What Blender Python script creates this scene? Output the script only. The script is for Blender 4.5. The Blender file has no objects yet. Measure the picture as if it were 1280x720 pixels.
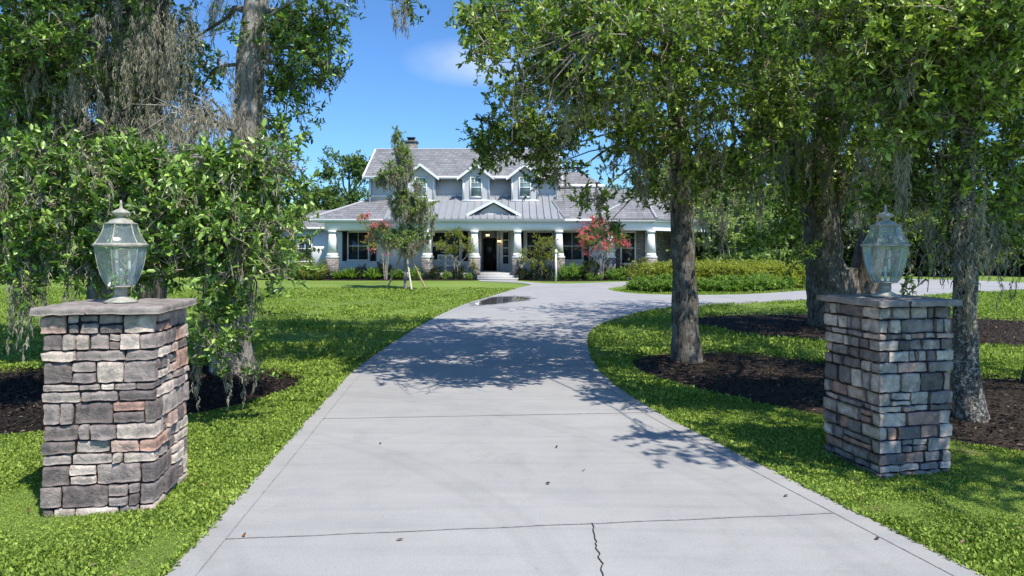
import bpy, math, random
import numpy as np
from mathutils import Vector, noise
R = math.radians
random.seed(7)
rng = np.random.default_rng(11)
sc = bpy.context.scene
col = sc.collection
CAMH, F, HOR = 2.05, 853.0, 310.0

def P(px, py, Y):
    """point seen at a photo pixel at depth Y"""
    return ((px - 640) * Y / F, Y, CAMH + (HOR - py) * Y / F)
def G(px, py):
    Y = CAMH * F / (py - HOR)
    return ((px - 640) * Y / F, Y)

# ------------------------------------------------------------------ mesh builder
class MB:
    def __init__(s):
        s.v = []; s.f = []; s.k = []; s.m = []; s.n = 0
    def add(s, verts, faces, mat=0):
        verts = np.asarray(verts, dtype=np.float32).reshape(-1, 3)
        faces = np.asarray(faces, dtype=np.int32)
        s.v.append(verts)
        s.f.append((faces + s.n).ravel()); s.k.append(np.full(len(faces), faces.shape[1], dtype=np.int32))
        s.m.append(np.full(len(faces), mat, dtype=np.int32)); s.n += len(verts)
    def poly(s, pts, mat=0):
        s.add(pts, [list(range(len(pts)))], mat)
    def box(s, x0, x1, y0, y1, z0, z1, mat=0):
        v = [(x0,y0,z0),(x1,y0,z0),(x1,y1,z0),(x0,y1,z0),(x0,y0,z1),(x1,y0,z1),(x1,y1,z1),(x0,y1,z1)]
        s.add(v, [(0,3,2,1),(4,5,6,7),(0,1,5,4),(1,2,6,5),(2,3,7,6),(3,0,4,7)], mat)
    def prism(s, pts, dz, mat=0, mat_side=None):
        """polygon (any plane) extruded by the vector (0,0,-dz)"""
        n = len(pts); a = [tuple(p) for p in pts]; b = [(p[0], p[1], p[2]-dz) for p in pts]
        s.add(a, [list(range(n))], mat); s.add(b, [list(range(n))[::-1]], mat if mat_side is None else mat_side)
        for i in range(n):
            j = (i+1) % n
            s.add([a[i], b[i], b[j], a[j]], [(0,1,2,3)], mat if mat_side is None else mat_side)
    def frustum(s, cx, cy, z0, z1, a0, a1, mat=0, b0=None, b1=None):
        b0 = a0 if b0 is None else b0; b1 = a1 if b1 is None else b1
        v = [(cx-a0,cy-b0,z0),(cx+a0,cy-b0,z0),(cx+a0,cy+b0,z0),(cx-a0,cy+b0,z0),(cx-a1,cy-b1,z1),(cx+a1,cy-b1,z1),(cx+a1,cy+b1,z1),(cx-a1,cy+b1,z1)]
        s.add(v, [(0,3,2,1),(4,5,6,7),(0,1,5,4),(1,2,6,5),(2,3,7,6),(3,0,4,7)], mat)
    def tube(s, pts, rad, sides=8, mat=0, rough=0.0, cap=True):
        pts = [Vector(p) for p in pts]; n = len(pts); vs = []
        up = Vector((0.13, 0.9, 0.2)); prev = None
        for i, p in enumerate(pts):
            d = (pts[min(i+1, n-1)] - pts[max(i-1, 0)]).normalized()
            a = d.cross(up if prev is None else prev).normalized() if prev is None else (prev - d*prev.dot(d)).normalized()
            prev = a; b = d.cross(a)
            for k in range(sides):
                t = 2*math.pi*k/sides
                r = rad[i]
                if rough: r *= 1 + rough*noise.noise(Vector((math.cos(t)*1.7, math.sin(t)*1.7, i*0.35)) + p*0.6)
                vs.append(p + (a*math.cos(t) + b*math.sin(t))*r)
        fs = []
        for i in range(n-1):
            for k in range(sides):
                k2 = (k+1) % sides
                fs.append((i*sides+k, i*sides+k2, (i+1)*sides+k2, (i+1)*sides+k))
        s.add([tuple(v) for v in vs], fs, mat)
        if cap:
            s.add([tuple(v) for v in vs[:sides]], [list(range(sides))[::-1]], mat)
            s.add([tuple(v) for v in vs[-sides:]], [list(range(sides))], mat)
    def lathe(s, prof, cx=0, cy=0, seg=24, mat=0):
        vs = []; fs = []
        for (r, z) in prof:
            for k in range(seg):
                t = 2*math.pi*k/seg; vs.append((cx+r*math.cos(t), cy+r*math.sin(t), z))
        for i in range(len(prof)-1):
            for k in range(seg):
                k2 = (k+1) % seg
                fs.append((i*seg+k, i*seg+k2, (i+1)*seg+k2, (i+1)*seg+k))
        s.add(vs, fs, mat)
    def build(s, name, mats, parent=None, smooth=False, loc=None):
        me = bpy.data.meshes.new(name)
        V = np.concatenate(s.v); L = np.concatenate(s.f); K = np.concatenate(s.k); M = np.concatenate(s.m)
        if loc is not None and parent is None: pass
        me.vertices.add(len(V)); me.vertices.foreach_set('co', V.ravel())
        me.loops.add(len(L)); me.loops.foreach_set('vertex_index', L)
        me.polygons.add(len(K))
        st = np.concatenate([[0], np.cumsum(K)[:-1]]).astype(np.int32)
        me.polygons.foreach_set('loop_start', st)
        me.polygons.foreach_set('material_index', M)
        if smooth: me.polygons.foreach_set('use_smooth', np.ones(len(K), dtype=bool))
        if not isinstance(mats, (list, tuple)): mats = [mats]
        for m in mats: me.materials.append(m)
        me.update(calc_edges=True)
        o = bpy.data.objects.new(name, me); col.objects.link(o)
        if parent is not None: o.parent = parent
        if loc is not None: o.location = loc
        return o

def empty(name, loc=(0,0,0), rz=0):
    o = bpy.data.objects.new(name, None); col.objects.link(o); o.location = loc; o.rotation_euler = (0,0,rz)
    o.empty_display_size = 0.2
    return o
def tag(o, label=None, cat=None, group=None, kind=None):
    if label: o['label'] = label
    if cat: o['category'] = cat
    if group: o['group'] = group
    if kind: o['kind'] = kind
    return o
def copy_tree(o, parent=None):
    c = o.copy(); col.objects.link(c); c.parent = parent
    for ch in list(o.children): copy_tree(ch, c)
    return c

# ------------------------------------------------------------------ materials
def mat(name):
    m = bpy.data.materials.new(name); m.use_nodes = True
    nt = m.node_tree; nt.nodes.clear()
    out = nt.nodes.new('ShaderNodeOutputMaterial')
    return m, nt, out
def N(nt, typ, **kw):
    n = nt.nodes.new(typ)
    for k, v in kw.items():
        if k in n.inputs.keys() if isinstance(k, str) else False: n.inputs[k].default_value = v
        else: setattr(n, k, v)
    return n
def ramp(nt, fac, stops, interp='LINEAR'):
    r = nt.nodes.new('ShaderNodeValToRGB'); cr = r.color_ramp; cr.interpolation = interp
    while len(cr.elements) < len(stops): cr.elements.new(0.5)
    for e, (p, c) in zip(cr.elements, stops):
        e.position = p; e.color = (c[0], c[1], c[2], 1)
    nt.links.new(fac, r.inputs['Fac']); return r.outputs['Color']
def noise_tex(nt, scale, detail=4, rough=0.55, vec=None, dist=0):
    n = nt.nodes.new('ShaderNodeTexNoise'); n.inputs['Scale'].default_value = scale
    n.inputs['Detail'].default_value = detail; n.inputs['Roughness'].default_value = rough; n.inputs['Distortion'].default_value = dist
    if vec is not None: nt.links.new(vec, n.inputs['Vector'])
    return n.outputs['Fac']
def coord(nt, kind='Object', scale=(1,1,1)):
    t = nt.nodes.new('ShaderNodeTexCoord'); mp = nt.nodes.new('ShaderNodeMapping'); mp.inputs['Scale'].default_value = scale
    nt.links.new(t.outputs[kind], mp.inputs['Vector']); return mp.outputs['Vector']
def mixc(nt, fac, a, b, blend='MIX'):
    m = nt.nodes.new('ShaderNodeMix'); m.data_type = 'RGBA'; m.blend_type = blend
    for v, i in ((fac, 0), (a, 6), (b, 7)):
        if isinstance(v, (int, float)): m.inputs[i].default_value = v
        elif isinstance(v, tuple): m.inputs[i].default_value = (v[0], v[1], v[2], 1)
        else: nt.links.new(v, m.inputs[i])
    return m.outputs[2]
def math_n(nt, op, a, b=None, c=None):
    m = nt.nodes.new('ShaderNodeMath'); m.operation = op
    for i, v in enumerate((a, b, c)):
        if v is None: continue
        if isinstance(v, (int, float)): m.inputs[i].default_value = v
        else: nt.links.new(v, m.inputs[i])
    return m.outputs[0]
def bump(nt, h, strength=0.5, dist=0.02):
    b = nt.nodes.new('ShaderNodeBump'); b.inputs['Strength'].default_value = strength; b.inputs['Distance'].default_value = dist
    nt.links.new(h, b.inputs['Height']); return b.outputs['Normal']
def principled(nt, out, color, rough=0.7, spec=0.3, normal=None, metallic=0.0):
    p = nt.nodes.new('ShaderNodeBsdfPrincipled')
    if isinstance(color, tuple): p.inputs['Base Color'].default_value = (*color[:3], 1)
    else: nt.links.new(color, p.inputs['Base Color'])
    if isinstance(rough, (int, float)): p.inputs['Roughness'].default_value = rough
    else: nt.links.new(rough, p.inputs['Roughness'])
    p.inputs['Specular IOR Level'].default_value = spec; p.inputs['Metallic'].default_value = metallic
    if normal is not None: nt.links.new(normal, p.inputs['Normal'])
    if out is not None: nt.links.new(p.outputs[0], out.inputs['Surface'])
    return p

def plain(name, color, rough=0.6, spec=0.3, var=0.12, scale=6.0, metallic=0.0, bmp=0.15):
    m, nt, out = mat(name); v = coord(nt)
    n = noise_tex(nt, scale, 5, 0.6, v)
    d = tuple(c*(1-var) for c in color); l = tuple(min(1, c*(1+var)) for c in color)
    c = ramp(nt, n, [(0.3, d), (0.7, l)])
    principled(nt, out, c, rough, spec, bump(nt, noise_tex(nt, scale*6, 4, 0.6, v), bmp, 0.01), metallic)
    return m

def leaf_mat(name, stops, transl=0.35, rough=0.42, spec=0.4, tcol=None):
    m, nt, out = mat(name)
    g = nt.nodes.new('ShaderNodeNewGeometry')
    tc = nt.nodes.new('ShaderNodeTexCoord')
    big = noise_tex(nt, 1.3, 2, 0.5, tc.outputs['Object'])
    f = math_n(nt, 'ADD', math_n(nt, 'MULTIPLY', g.outputs['Random Per Island'], 0.72), math_n(nt, 'MULTIPLY', math_n(nt, 'SUBTRACT', big, 0.3), 0.6))
    c = ramp(nt, f, stops)
    p = principled(nt, None, c, rough, spec)
    t = nt.nodes.new('ShaderNodeBsdfTranslucent')
    tcx = mixc(nt, 1.0, c, tcol or (1.6, 1.7, 0.7), 'MULTIPLY'); nt.links.new(tcx, t.inputs['Color'])
    mx = nt.nodes.new('ShaderNodeMixShader'); mx.inputs[0].default_value = transl
    nt.links.new(p.outputs[0], mx.inputs[1]); nt.links.new(t.outputs[0], mx.inputs[2])
    nt.links.new(mx.outputs[0], out.inputs['Surface'])
    return m

M = {}
M['oak_leaf'] = leaf_mat('oak_leaf', [(0.0,(0.028,0.05,0.014)),(0.28,(0.08,0.14,0.028)),(0.5,(0.22,0.34,0.055)),(0.75,(0.42,0.55,0.11)),(0.93,(0.56,0.62,0.18)),(1.0,(0.45,0.30,0.10))], 0.2, 0.36, 0.5)  # dark tones put shade inside the crown into the leaf colour
M['young_leaf'] = leaf_mat('young_leaf', [(0.0,(0.03,0.06,0.014)),(0.36,(0.10,0.19,0.034)),(0.6,(0.24,0.40,0.07)),(0.85,(0.42,0.58,0.14)),(1.0,(0.58,0.64,0.28))], 0.14, 0.34, 0.55)  # dark end likewise paints crown shade into the leaves
M['far_leaf'] = leaf_mat('far_leaf', [(0.0,(0.06,0.10,0.035)),(0.5,(0.12,0.195,0.06)),(1.0,(0.22,0.30,0.10))], 0.3, 0.6, 0.2)
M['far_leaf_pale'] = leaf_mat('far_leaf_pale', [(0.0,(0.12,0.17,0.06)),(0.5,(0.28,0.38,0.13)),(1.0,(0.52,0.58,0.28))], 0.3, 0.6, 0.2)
M['olive_leaf'] = leaf_mat('olive_leaf', [(0.0,(0.11,0.13,0.03)),(0.5,(0.24,0.27,0.05)),(1.0,(0.42,0.42,0.11))], 0.35)
M['sapling_leaf'] = leaf_mat('sapling_leaf', [(0.0,(0.07,0.11,0.035)),(0.5,(0.20,0.29,0.08)),(1.0,(0.38,0.47,0.16))], 0.3)
M['hedge_leaf'] = leaf_mat('hedge_leaf', [(0.0,(0.16,0.19,0.03)),(0.5,(0.33,0.37,0.06)),(1.0,(0.55,0.55,0.12))], 0.35)
M['shrub_leaf'] = leaf_mat('shrub_leaf', [(0.0,(0.07,0.14,0.03)),(0.5,(0.20,0.33,0.06)),(1.0,(0.40,0.52,0.13))], 0.35)
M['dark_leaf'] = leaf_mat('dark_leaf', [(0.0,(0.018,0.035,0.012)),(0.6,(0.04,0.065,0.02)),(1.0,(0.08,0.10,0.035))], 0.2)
M['red_flower'] = leaf_mat('red_flower', [(0.0,(0.62,0.12,0.15)),(0.5,(0.80,0.26,0.27)),(1.0,(0.88,0.46,0.38))], 0.3, 0.6, 0.1, (1.2,0.8,0.8))
M['moss'] = leaf_mat('moss', [(0.0,(0.20,0.185,0.13)),(0.5,(0.36,0.335,0.25)),(1.0,(0.56,0.53,0.42))], 0.35, 0.9, 0.05, (1.1,1.1,1.0))
M['grass'] = leaf_mat('grass', [(0.0,(0.05,0.085,0.018)),(0.4,(0.18,0.27,0.04)),(0.75,(0.33,0.44,0.075)),(0.95,(0.47,0.56,0.14)),(1.0,(0.46,0.38,0.20))], 0.15, 0.6, 0.2)

def mk_bark(name, dark, light, sc_=1.0, fleck=(0.42,0.42,0.38), lf=0.35, ls=6.0):
    m, nt, out = mat(name); v = coord(nt, 'Object', (9*sc_, 9*sc_, 1.6*sc_)); v2 = coord(nt)
    a = noise_tex(nt, 2.2, 6, 0.65, v, 0.6)
    b = noise_tex(nt, 2.0, 4, 0.6, v2)
    c = ramp(nt, a, [(0.35, dark), (0.65, light)])
    lm = math_n(nt, 'MULTIPLY', math_n(nt, 'GREATER_THAN', noise_tex(nt, ls, 6, 0.8, v2), 0.54), lf)
    c = mixc(nt, lm, c, fleck)
    principled(nt, out, c, 0.9, 0.1, bump(nt, a, 0.9, 0.05))
    return m
M['bark'] = mk_bark('bark', (0.05,0.042,0.034), (0.21,0.185,0.155))
M['bark_grey'] = mk_bark('bark_grey', (0.12,0.10,0.085), (0.36,0.33,0.29), 0.7, (0.5,0.49,0.44), 0.5)
M['bark_speckled'] = mk_bark('bark_speckled', (0.035,0.03,0.025), (0.18,0.16,0.14), 1.2, (0.52,0.51,0.44), 0.8, 24.0)  # dark bark with fine pale speckles
M['twig'] = plain('twig', (0.30,0.26,0.20), 0.8, 0.1, 0.3, 12)

def mk_concrete():
    m, nt, out = mat('concrete'); v = coord(nt)
    big = noise_tex(nt, 0.35, 4, 0.6, v); mid = noise_tex(nt, 2.2, 6, 0.65, v, 0.4); fine = noise_tex(nt, 60, 3, 0.7, v)
    c = ramp(nt, big, [(0.3, (0.345,0.338,0.33)), (0.7, (0.405,0.397,0.386))])
    c = mixc(nt, 1.0, c, ramp(nt, mid, [(0.25, (0.90,0.90,0.905)), (0.5, (1,1,1)), (0.8, (1.04,1.035,1.03))]), 'MULTIPLY')
    vs = coord(nt, 'Object', (0.25, 3.0, 1)); st = noise_tex(nt, 1.6, 5, 0.6, vs, 0.8)
    c = mixc(nt, 1.0, c, ramp(nt, st, [(0.3, (0.90,0.90,0.92)), (0.55, (1,1,1))]), 'MULTIPLY')
    c = mixc(nt, 1.0, c, ramp(nt, noise_tex(nt, 90, 3, 0.8, v), [(0.3,(0.82,0.82,0.82)),(0.6,(1.05,1.05,1.05))]), 'MULTIPLY')
    c = mixc(nt, 1.0, c, ramp(nt, noise_tex(nt, 0.9, 7, 0.75, v, 1.2), [(0.30,(0.90,0.895,0.88)),(0.42,(1,1,1))]), 'MULTIPLY')
    # faint grey spots and tyre arcs
    sp = ramp(nt, noise_tex(nt, 22, 2, 0.5, v), [(0.72, (1,1,1)), (0.8, (0.8,0.8,0.8))])
    c = mixc(nt, 1.0, c, sp, 'MULTIPLY')
    w = nt.nodes.new('ShaderNodeTexWave'); w.wave_type = 'RINGS'; w.rings_direction = 'Z'; w.inputs['Scale'].default_value = 0.16; w.inputs['Distortion'].default_value = 0.6
    mp = coord(nt); add = nt.nodes.new('ShaderNodeVectorMath'); add.operation = 'ADD'; add.inputs[1].default_value = (4.5, -3.0, 0); nt.links.new(mp, add.inputs[0]); nt.links.new(add.outputs[0], w.inputs['Vector'])
    c = mixc(nt, 1.0, c, ramp(nt, w.outputs['Fac'], [(0.93, (1,1,1)), (0.98, (0.93,0.93,0.93)), (1.0, (0.97,0.97,0.97))]), 'MULTIPLY')
    principled(nt, out, c, 0.85, 0.25, bump(nt, fine, 0.25, 0.004))
    return m
M['concrete'] = mk_concrete()
M['joint'] = plain('joint', (0.27,0.265,0.26), 0.95, 0.05, 0.4, 15)
M['crack'] = plain('crack', (0.05,0.048,0.045), 0.95, 0.05, 0.4, 15)

def mk_lawn():
    m, nt, out = mat('lawn_green'); v = coord(nt)
    a = noise_tex(nt, 0.18, 4, 0.6, v); b = noise_tex(nt, 1.4, 5, 0.65, v, 0.3); f = noise_tex(nt, 45, 4, 0.75, v)
    c = ramp(nt, a, [(0.3, (0.15,0.23,0.045)), (0.7, (0.25,0.35,0.075))])
    c = mixc(nt, 1.0, c, ramp(nt, f, [(0.32, (0.35,0.37,0.35)), (0.62, (1.25,1.25,1.2))]), 'MULTIPLY')
    c = mixc(nt, ramp(nt, b, [(0.55, (0,0,0)), (0.68, (0.8,0.8,0.8))]), c, (0.20,0.175,0.09))
    principled(nt, out, c, 0.9, 0.1, bump(nt, f, 0.8, 0.03))
    return m
M['lawn'] = mk_lawn()
def mk_mulch():
    m, nt, out = mat('mulch_brown'); v = coord(nt)
    g = nt.nodes.new('ShaderNodeNewGeometry')
    c = ramp(nt, g.outputs['Random Per Island'], [(0, (0.012,0.009,0.008)), (0.6, (0.045,0.034,0.027)), (0.9, (0.10,0.075,0.055)), (1.0, (0.28,0.22,0.16))])
    c = mixc(nt, 1.0, c, ramp(nt, noise_tex(nt, 14, 4, 0.7, v), [(0.3, (0.6,0.6,0.6)), (0.7, (1.3,1.3,1.3))]), 'MULTIPLY')
    principled(nt, out, c, 0.9, 0.15, bump(nt, noise_tex(nt, 40, 3, 0.7, v), 1.0, 0.03))
    return m
M['mulch'] = mk_mulch()

def mk_stone(name='stone_veneer'):
    m, nt, out = mat(name); v = coord(nt)
    g = nt.nodes.new('ShaderNodeNewGeometry')
    c = ramp(nt, g.outputs['Random Per Island'], [(0.0,(0.20,0.185,0.185)),(0.14,(0.42,0.40,0.38)),(0.32,(0.28,0.265,0.265)),(0.46,(0.52,0.49,0.45)),(0.60,(0.33,0.31,0.305)),(0.72,(0.60,0.57,0.53)),(0.82,(0.44,0.31,0.265)),(0.90,(0.50,0.40,0.36)),(0.95,(0.17,0.16,0.165))], 'CONSTANT')
    a = noise_tex(nt, 9, 6, 0.7, v, 0.5)
    c = mixc(nt, 1.0, c, ramp(nt, a, [(0.28, (0.42,0.42,0.44)), (0.5, (0.95,0.94,0.93)), (0.72, (1.6,1.55,1.48))]), 'MULTIPLY')
    c = mixc(nt, ramp(nt, noise_tex(nt, 26, 4, 0.7, v), [(0.62,(0,0,0)),(0.75,(0.4,0.4,0.4))]), c, (0.48,0.46,0.42))
    c = mixc(nt, 1.0, c, (1.08,0.985,0.93), 'MULTIPLY')
    principled(nt, out, c, 0.85, 0.2, bump(nt, noise_tex(nt, 26, 6, 0.75, v), 0.9, 0.03))
    return m
M['stone'] = mk_stone()
M['mortar'] = plain('mortar', (0.05,0.047,0.045), 0.95, 0.05, 0.25, 10)
M['capstone'] = plain('capstone', (0.27,0.235,0.215), 0.85, 0.2, 0.38, 9, 0, 0.5)

def mk_wallstone():
    m, nt, out = mat('ledge_stone'); t = nt.nodes.new('ShaderNodeTexCoord')
    s = nt.nodes.new('ShaderNodeSeparateXYZ'); nt.links.new(t.outputs['Object'], s.inputs[0])
    c_ = nt.nodes.new('ShaderNodeCombineXYZ'); nt.links.new(math_n(nt, 'ADD', s.outputs[0], s.outputs[1]), c_.inputs[0]); nt.links.new(s.outputs[2], c_.inputs[1])
    b = nt.nodes.new('ShaderNodeTexBrick'); nt.links.new(c_.outputs[0], b.inputs['Vector'])
    b.inputs['Scale'].default_value = 1.0; b.inputs['Brick Width'].default_value = 0.34; b.inputs['Row Height'].default_value = 0.115
    b.inputs['Mortar Size'].default_value = 0.012; b.inputs['Color1'].default_value = (0.19,0.175,0.17,1); b.inputs['Color2'].default_value = (0.40,0.37,0.34,1); b.inputs['Mortar'].default_value = (0.08,0.078,0.075,1)
    c = mixc(nt, 1.0, b.outputs['Color'], ramp(nt, noise_tex(nt, 5, 5, 0.7, coord(nt)), [(0.3,(0.6,0.58,0.58)),(0.7,(1.3,1.25,1.2))]), 'MULTIPLY')
    principled(nt, out, c, 0.9, 0.15, bump(nt, b.outputs['Fac'], -0.6, 0.03))
    return m
M['ledge'] = mk_wallstone()

def mk_shingle():
    m, nt, out = mat('roof_shingle'); t = nt.nodes.new('ShaderNodeTexCoord')
    s = nt.nodes.new('ShaderNodeSeparateXYZ'); nt.links.new(t.outputs['Object'], s.inputs[0])
    c_ = nt.nodes.new('ShaderNodeCombineXYZ'); nt.links.new(math_n(nt, 'ADD', s.outputs[0], math_n(nt, 'MULTIPLY', s.outputs[1], 0.37)), c_.inputs[0]); nt.links.new(s.outputs[2], c_.inputs[1])
    b = nt.nodes.new('ShaderNodeTexBrick'); nt.links.new(c_.outputs[0], b.inputs['Vector'])
    b.inputs['Scale'].default_value = 1.0; b.inputs['Brick Width'].default_value = 0.36; b.inputs['Row Height'].default_value = 0.165
    b.inputs['Mortar Size'].default_value = 0.014; b.inputs['Color1'].default_value = (0.185,0.185,0.187,1); b.inputs['Color2'].default_value = (0.265,0.265,0.267,1); b.inputs['Mortar'].default_value = (0.11,0.108,0.108,1)
    c = mixc(nt, 1.0, b.outputs['Color'], ramp(nt, noise_tex(nt, 0.9, 5, 0.65, coord(nt)), [(0.3,(0.85,0.85,0.86)),(0.7,(1.14,1.12,1.12))]), 'MULTIPLY')
    saw = math_n(nt, 'FRACT', math_n(nt, 'DIVIDE', s.outputs[2], 0.165))
    principled(nt, out, c, 0.8, 0.25, bump(nt, saw, -0.7, 0.04))
    return m
M['shingle'] = mk_shingle()
def mk_siding(name, color, pitch=0.18):
    m, nt, out = mat(name); t = nt.nodes.new('ShaderNodeTexCoord')
    s = nt.nodes.new('ShaderNodeSeparateXYZ'); nt.links.new(t.outputs['Object'], s.inputs[0])
    saw = math_n(nt, 'FRACT', math_n(nt, 'DIVIDE', s.outputs[2], pitch))
    n = noise_tex(nt, 3, 4, 0.6, coord(nt))
    c = ramp(nt, n, [(0.3, tuple(x*0.95 for x in color)), (0.7, tuple(min(1, x*1.04) for x in color))])
    principled(nt, out, c, 0.6, 0.3, bump(nt, saw, -0.8, 0.03))
    return m
M['siding'] = mk_siding('white_siding', (0.82,0.835,0.85))
M['siding_grey'] = mk_siding('grey_siding', (0.56,0.55,0.55))
M['white'] = plain('white_paint', (0.82,0.82,0.81), 0.5, 0.35, 0.03, 4, 0, 0.05)
M['black'] = plain('black_paint', (0.018,0.018,0.02), 0.5, 0.4, 0.2)
M['metal_roof'] = plain('metal_roof', (0.33,0.34,0.355), 0.45, 0.5, 0.06, 2, 0.15, 0.03)
M['lantern_metal'] = plain('lantern_metal', (0.38,0.37,0.31), 0.62, 0.4, 0.38, 20, 0.1, 0.5)
M['wood'] = plain('stake_wood', (0.42,0.31,0.20), 0.8, 0.2, 0.3, 8)
M['wood_pale'] = plain('stake_wood_pale', (0.62,0.54,0.44), 0.8, 0.2, 0.15, 8)
M['door_wood'] = plain('door_dark', (0.05,0.035,0.03), 0.4, 0.5, 0.2)
M['floor'] = plain('porch_concrete', (0.45,0.44,0.42), 0.8, 0.2, 0.08, 3)
M['dry_leaf'] = plain('dry_leaf', (0.24,0.10,0.035), 0.8, 0.1, 0.3, 40)
M['dark_bit'] = plain('dark_bit', (0.06,0.045,0.03), 0.9, 0.1, 0.3, 40)
M['cushion'] = plain('cushion', (0.45,0.46,0.46), 0.9, 0.1, 0.1)

def mk_window():
    m, nt, out = mat('window_glass')
    principled(nt, out, ramp(nt, noise_tex(nt, 0.8, 3, 0.5, coord(nt)), [(0.35,(0.012,0.016,0.02)),(0.7,(0.06,0.085,0.09))]), 0.04, 0.8)
    return m
M['window'] = mk_window()
def mk_blind():
    m, nt, out = mat('window_glass_blind')
    principled(nt, out, ramp(nt, noise_tex(nt, 1.6, 3, 0.5, coord(nt)), [(0.35,(0.10,0.17,0.17)),(0.7,(0.22,0.33,0.31))]), 0.05, 0.8)
    return m
M['window_teal'] = mk_blind()
def mk_glass(name, tint, g0=0.06, frost=0.0):
    m, nt, out = mat(name)
    tr = nt.nodes.new('ShaderNodeBsdfTransparent'); tr.inputs[0].default_value = (*tint, 1)
    gl = nt.nodes.new('ShaderNodeBsdfGlossy'); gl.inputs['Roughness'].default_value = 0.06
    df = nt.nodes.new('ShaderNodeBsdfDiffuse'); df.inputs[0].default_value = (0.62,0.70,0.66,1)
    lw = nt.nodes.new('ShaderNodeLayerWeight'); lw.inputs['Blend'].default_value = 0.25
    f = math_n(nt, 'ADD', math_n(nt, 'MULTIPLY', lw.outputs['Fresnel'], 0.75), g0)
    m1 = nt.nodes.new('ShaderNodeMixShader'); nt.links.new(f, m1.inputs[0]); nt.links.new(tr.outputs[0], m1.inputs[1]); nt.links.new(gl.outputs[0], m1.inputs[2])
    m2 = nt.nodes.new('ShaderNodeMixShader')
    nz = math_n(nt, 'MULTIPLY', noise_tex(nt, 7, 4, 0.6, coord(nt)), frost*2)
    nt.links.new(nz, m2.inputs[0]); nt.links.new(m1.outputs[0], m2.inputs[1]); nt.links.new(df.outputs[0], m2.inputs[2])
    nt.links.new(m2.outputs[0], out.inputs['Surface'])
    return m
M['glass'] = mk_glass('lantern_glass', (0.82,0.92,0.87), 0.07, 0.16)
M['bulb'] = mk_glass('bulb_glass', (0.95,0.93,0.9), 0.15, 0.35)
def mk_water():
    m, nt, out = mat('puddle_water')
    p = principled(nt, out, (0.10,0.10,0.095), 0.02, 0.6, bump(nt, noise_tex(nt, 3, 2, 0.5, coord(nt)), 0.03, 0.01))
    return m
M['water'] = mk_water()
m, nt, out = mat('lit_lamp'); e = nt.nodes.new('ShaderNodeEmission'); e.inputs[0].default_value = (1,0.62,0.28,1); e.inputs[1].default_value = 2.5; nt.links.new(e.outputs[0], out.inputs[0]); M['lit'] = m

# ------------------------------------------------------------------ leaves, moss, branches
def rand_unit(n):
    a = rng.normal(size=(n, 3)); return a / np.linalg.norm(a, axis=1, keepdims=True)
def add_leaves(mb, base, d, size, wid=0.46, mat=0, fine=True):
    """base (n,3), d (n,3) unit directions, size (n,)"""
    n = len(base)
    r = rand_unit(n); r[:, 2] *= 0.45
    side = np.cross(d, np.array([0,0,1.0]) + r*0.9); side /= (np.linalg.norm(side, axis=1, keepdims=True) + 1e-6)
    nrm = np.cross(side, d)
    L = size[:, None]; W = L*wid
    droop = nrm*L*rng.uniform(-0.15, 0.12, (n,1))
    if fine:
        b = base; t = base + d*L + droop
        r1 = base + d*L*0.33 + side*W*0.46 + nrm*L*0.09; r2 = base + d*L*0.74 + side*W*0.40 + nrm*L*0.07 + droop*0.6
        l1 = base + d*L*0.33 - side*W*0.46 + nrm*L*0.09; l2 = base + d*L*0.74 - side*W*0.40 + nrm*L*0.07 + droop*0.6
        v = np.stack([b, r1, r2, t, l2, l1], 1).reshape(-1, 3)
        i = np.arange(n)[:, None]*6
        f = np.concatenate([i+np.array([0,1,2,3]), i+np.array([0,3,4,5])], 0)
        mb.add(v, f, mat)
    else:
        v = np.stack([base, base + d*L*0.5 + side*W*0.5 + nrm*L*0.08, base + d*L + droop, base + d*L*0.5 - side*W*0.5 + nrm*L*0.08], 1).reshape(-1, 3)
        mb.add(v, np.arange(n)[:, None]*4 + np.array([0,1,2,3]), mat)
def blob_points(c, rad, n, shell=0.5):
    u = rand_unit(n); r = rng.uniform(0, 1, n)**(1/3.0); r = r*(1-shell) + shell*np.maximum(r, rng.uniform(0.6, 1.0, n))
    # lumpy outline
    lump = 1 + 0.28*np.sin(u[:,0]*5.1 + c[0]*3) * np.cos(u[:,2]*4.3 + c[1]*2) + 0.14*np.sin(u[:,1]*9 + c[2])
    q = u*(r*lump)[:, None]*np.array(rad)
    if n > 14:
        k = max(3, n//9); own = rng.integers(0, k, n)
        q = q[own]*0.9 + q*0.1 + rng.normal(size=(n,3))*np.array(rad)*0.115
    return np.array(c) + q, u
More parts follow.
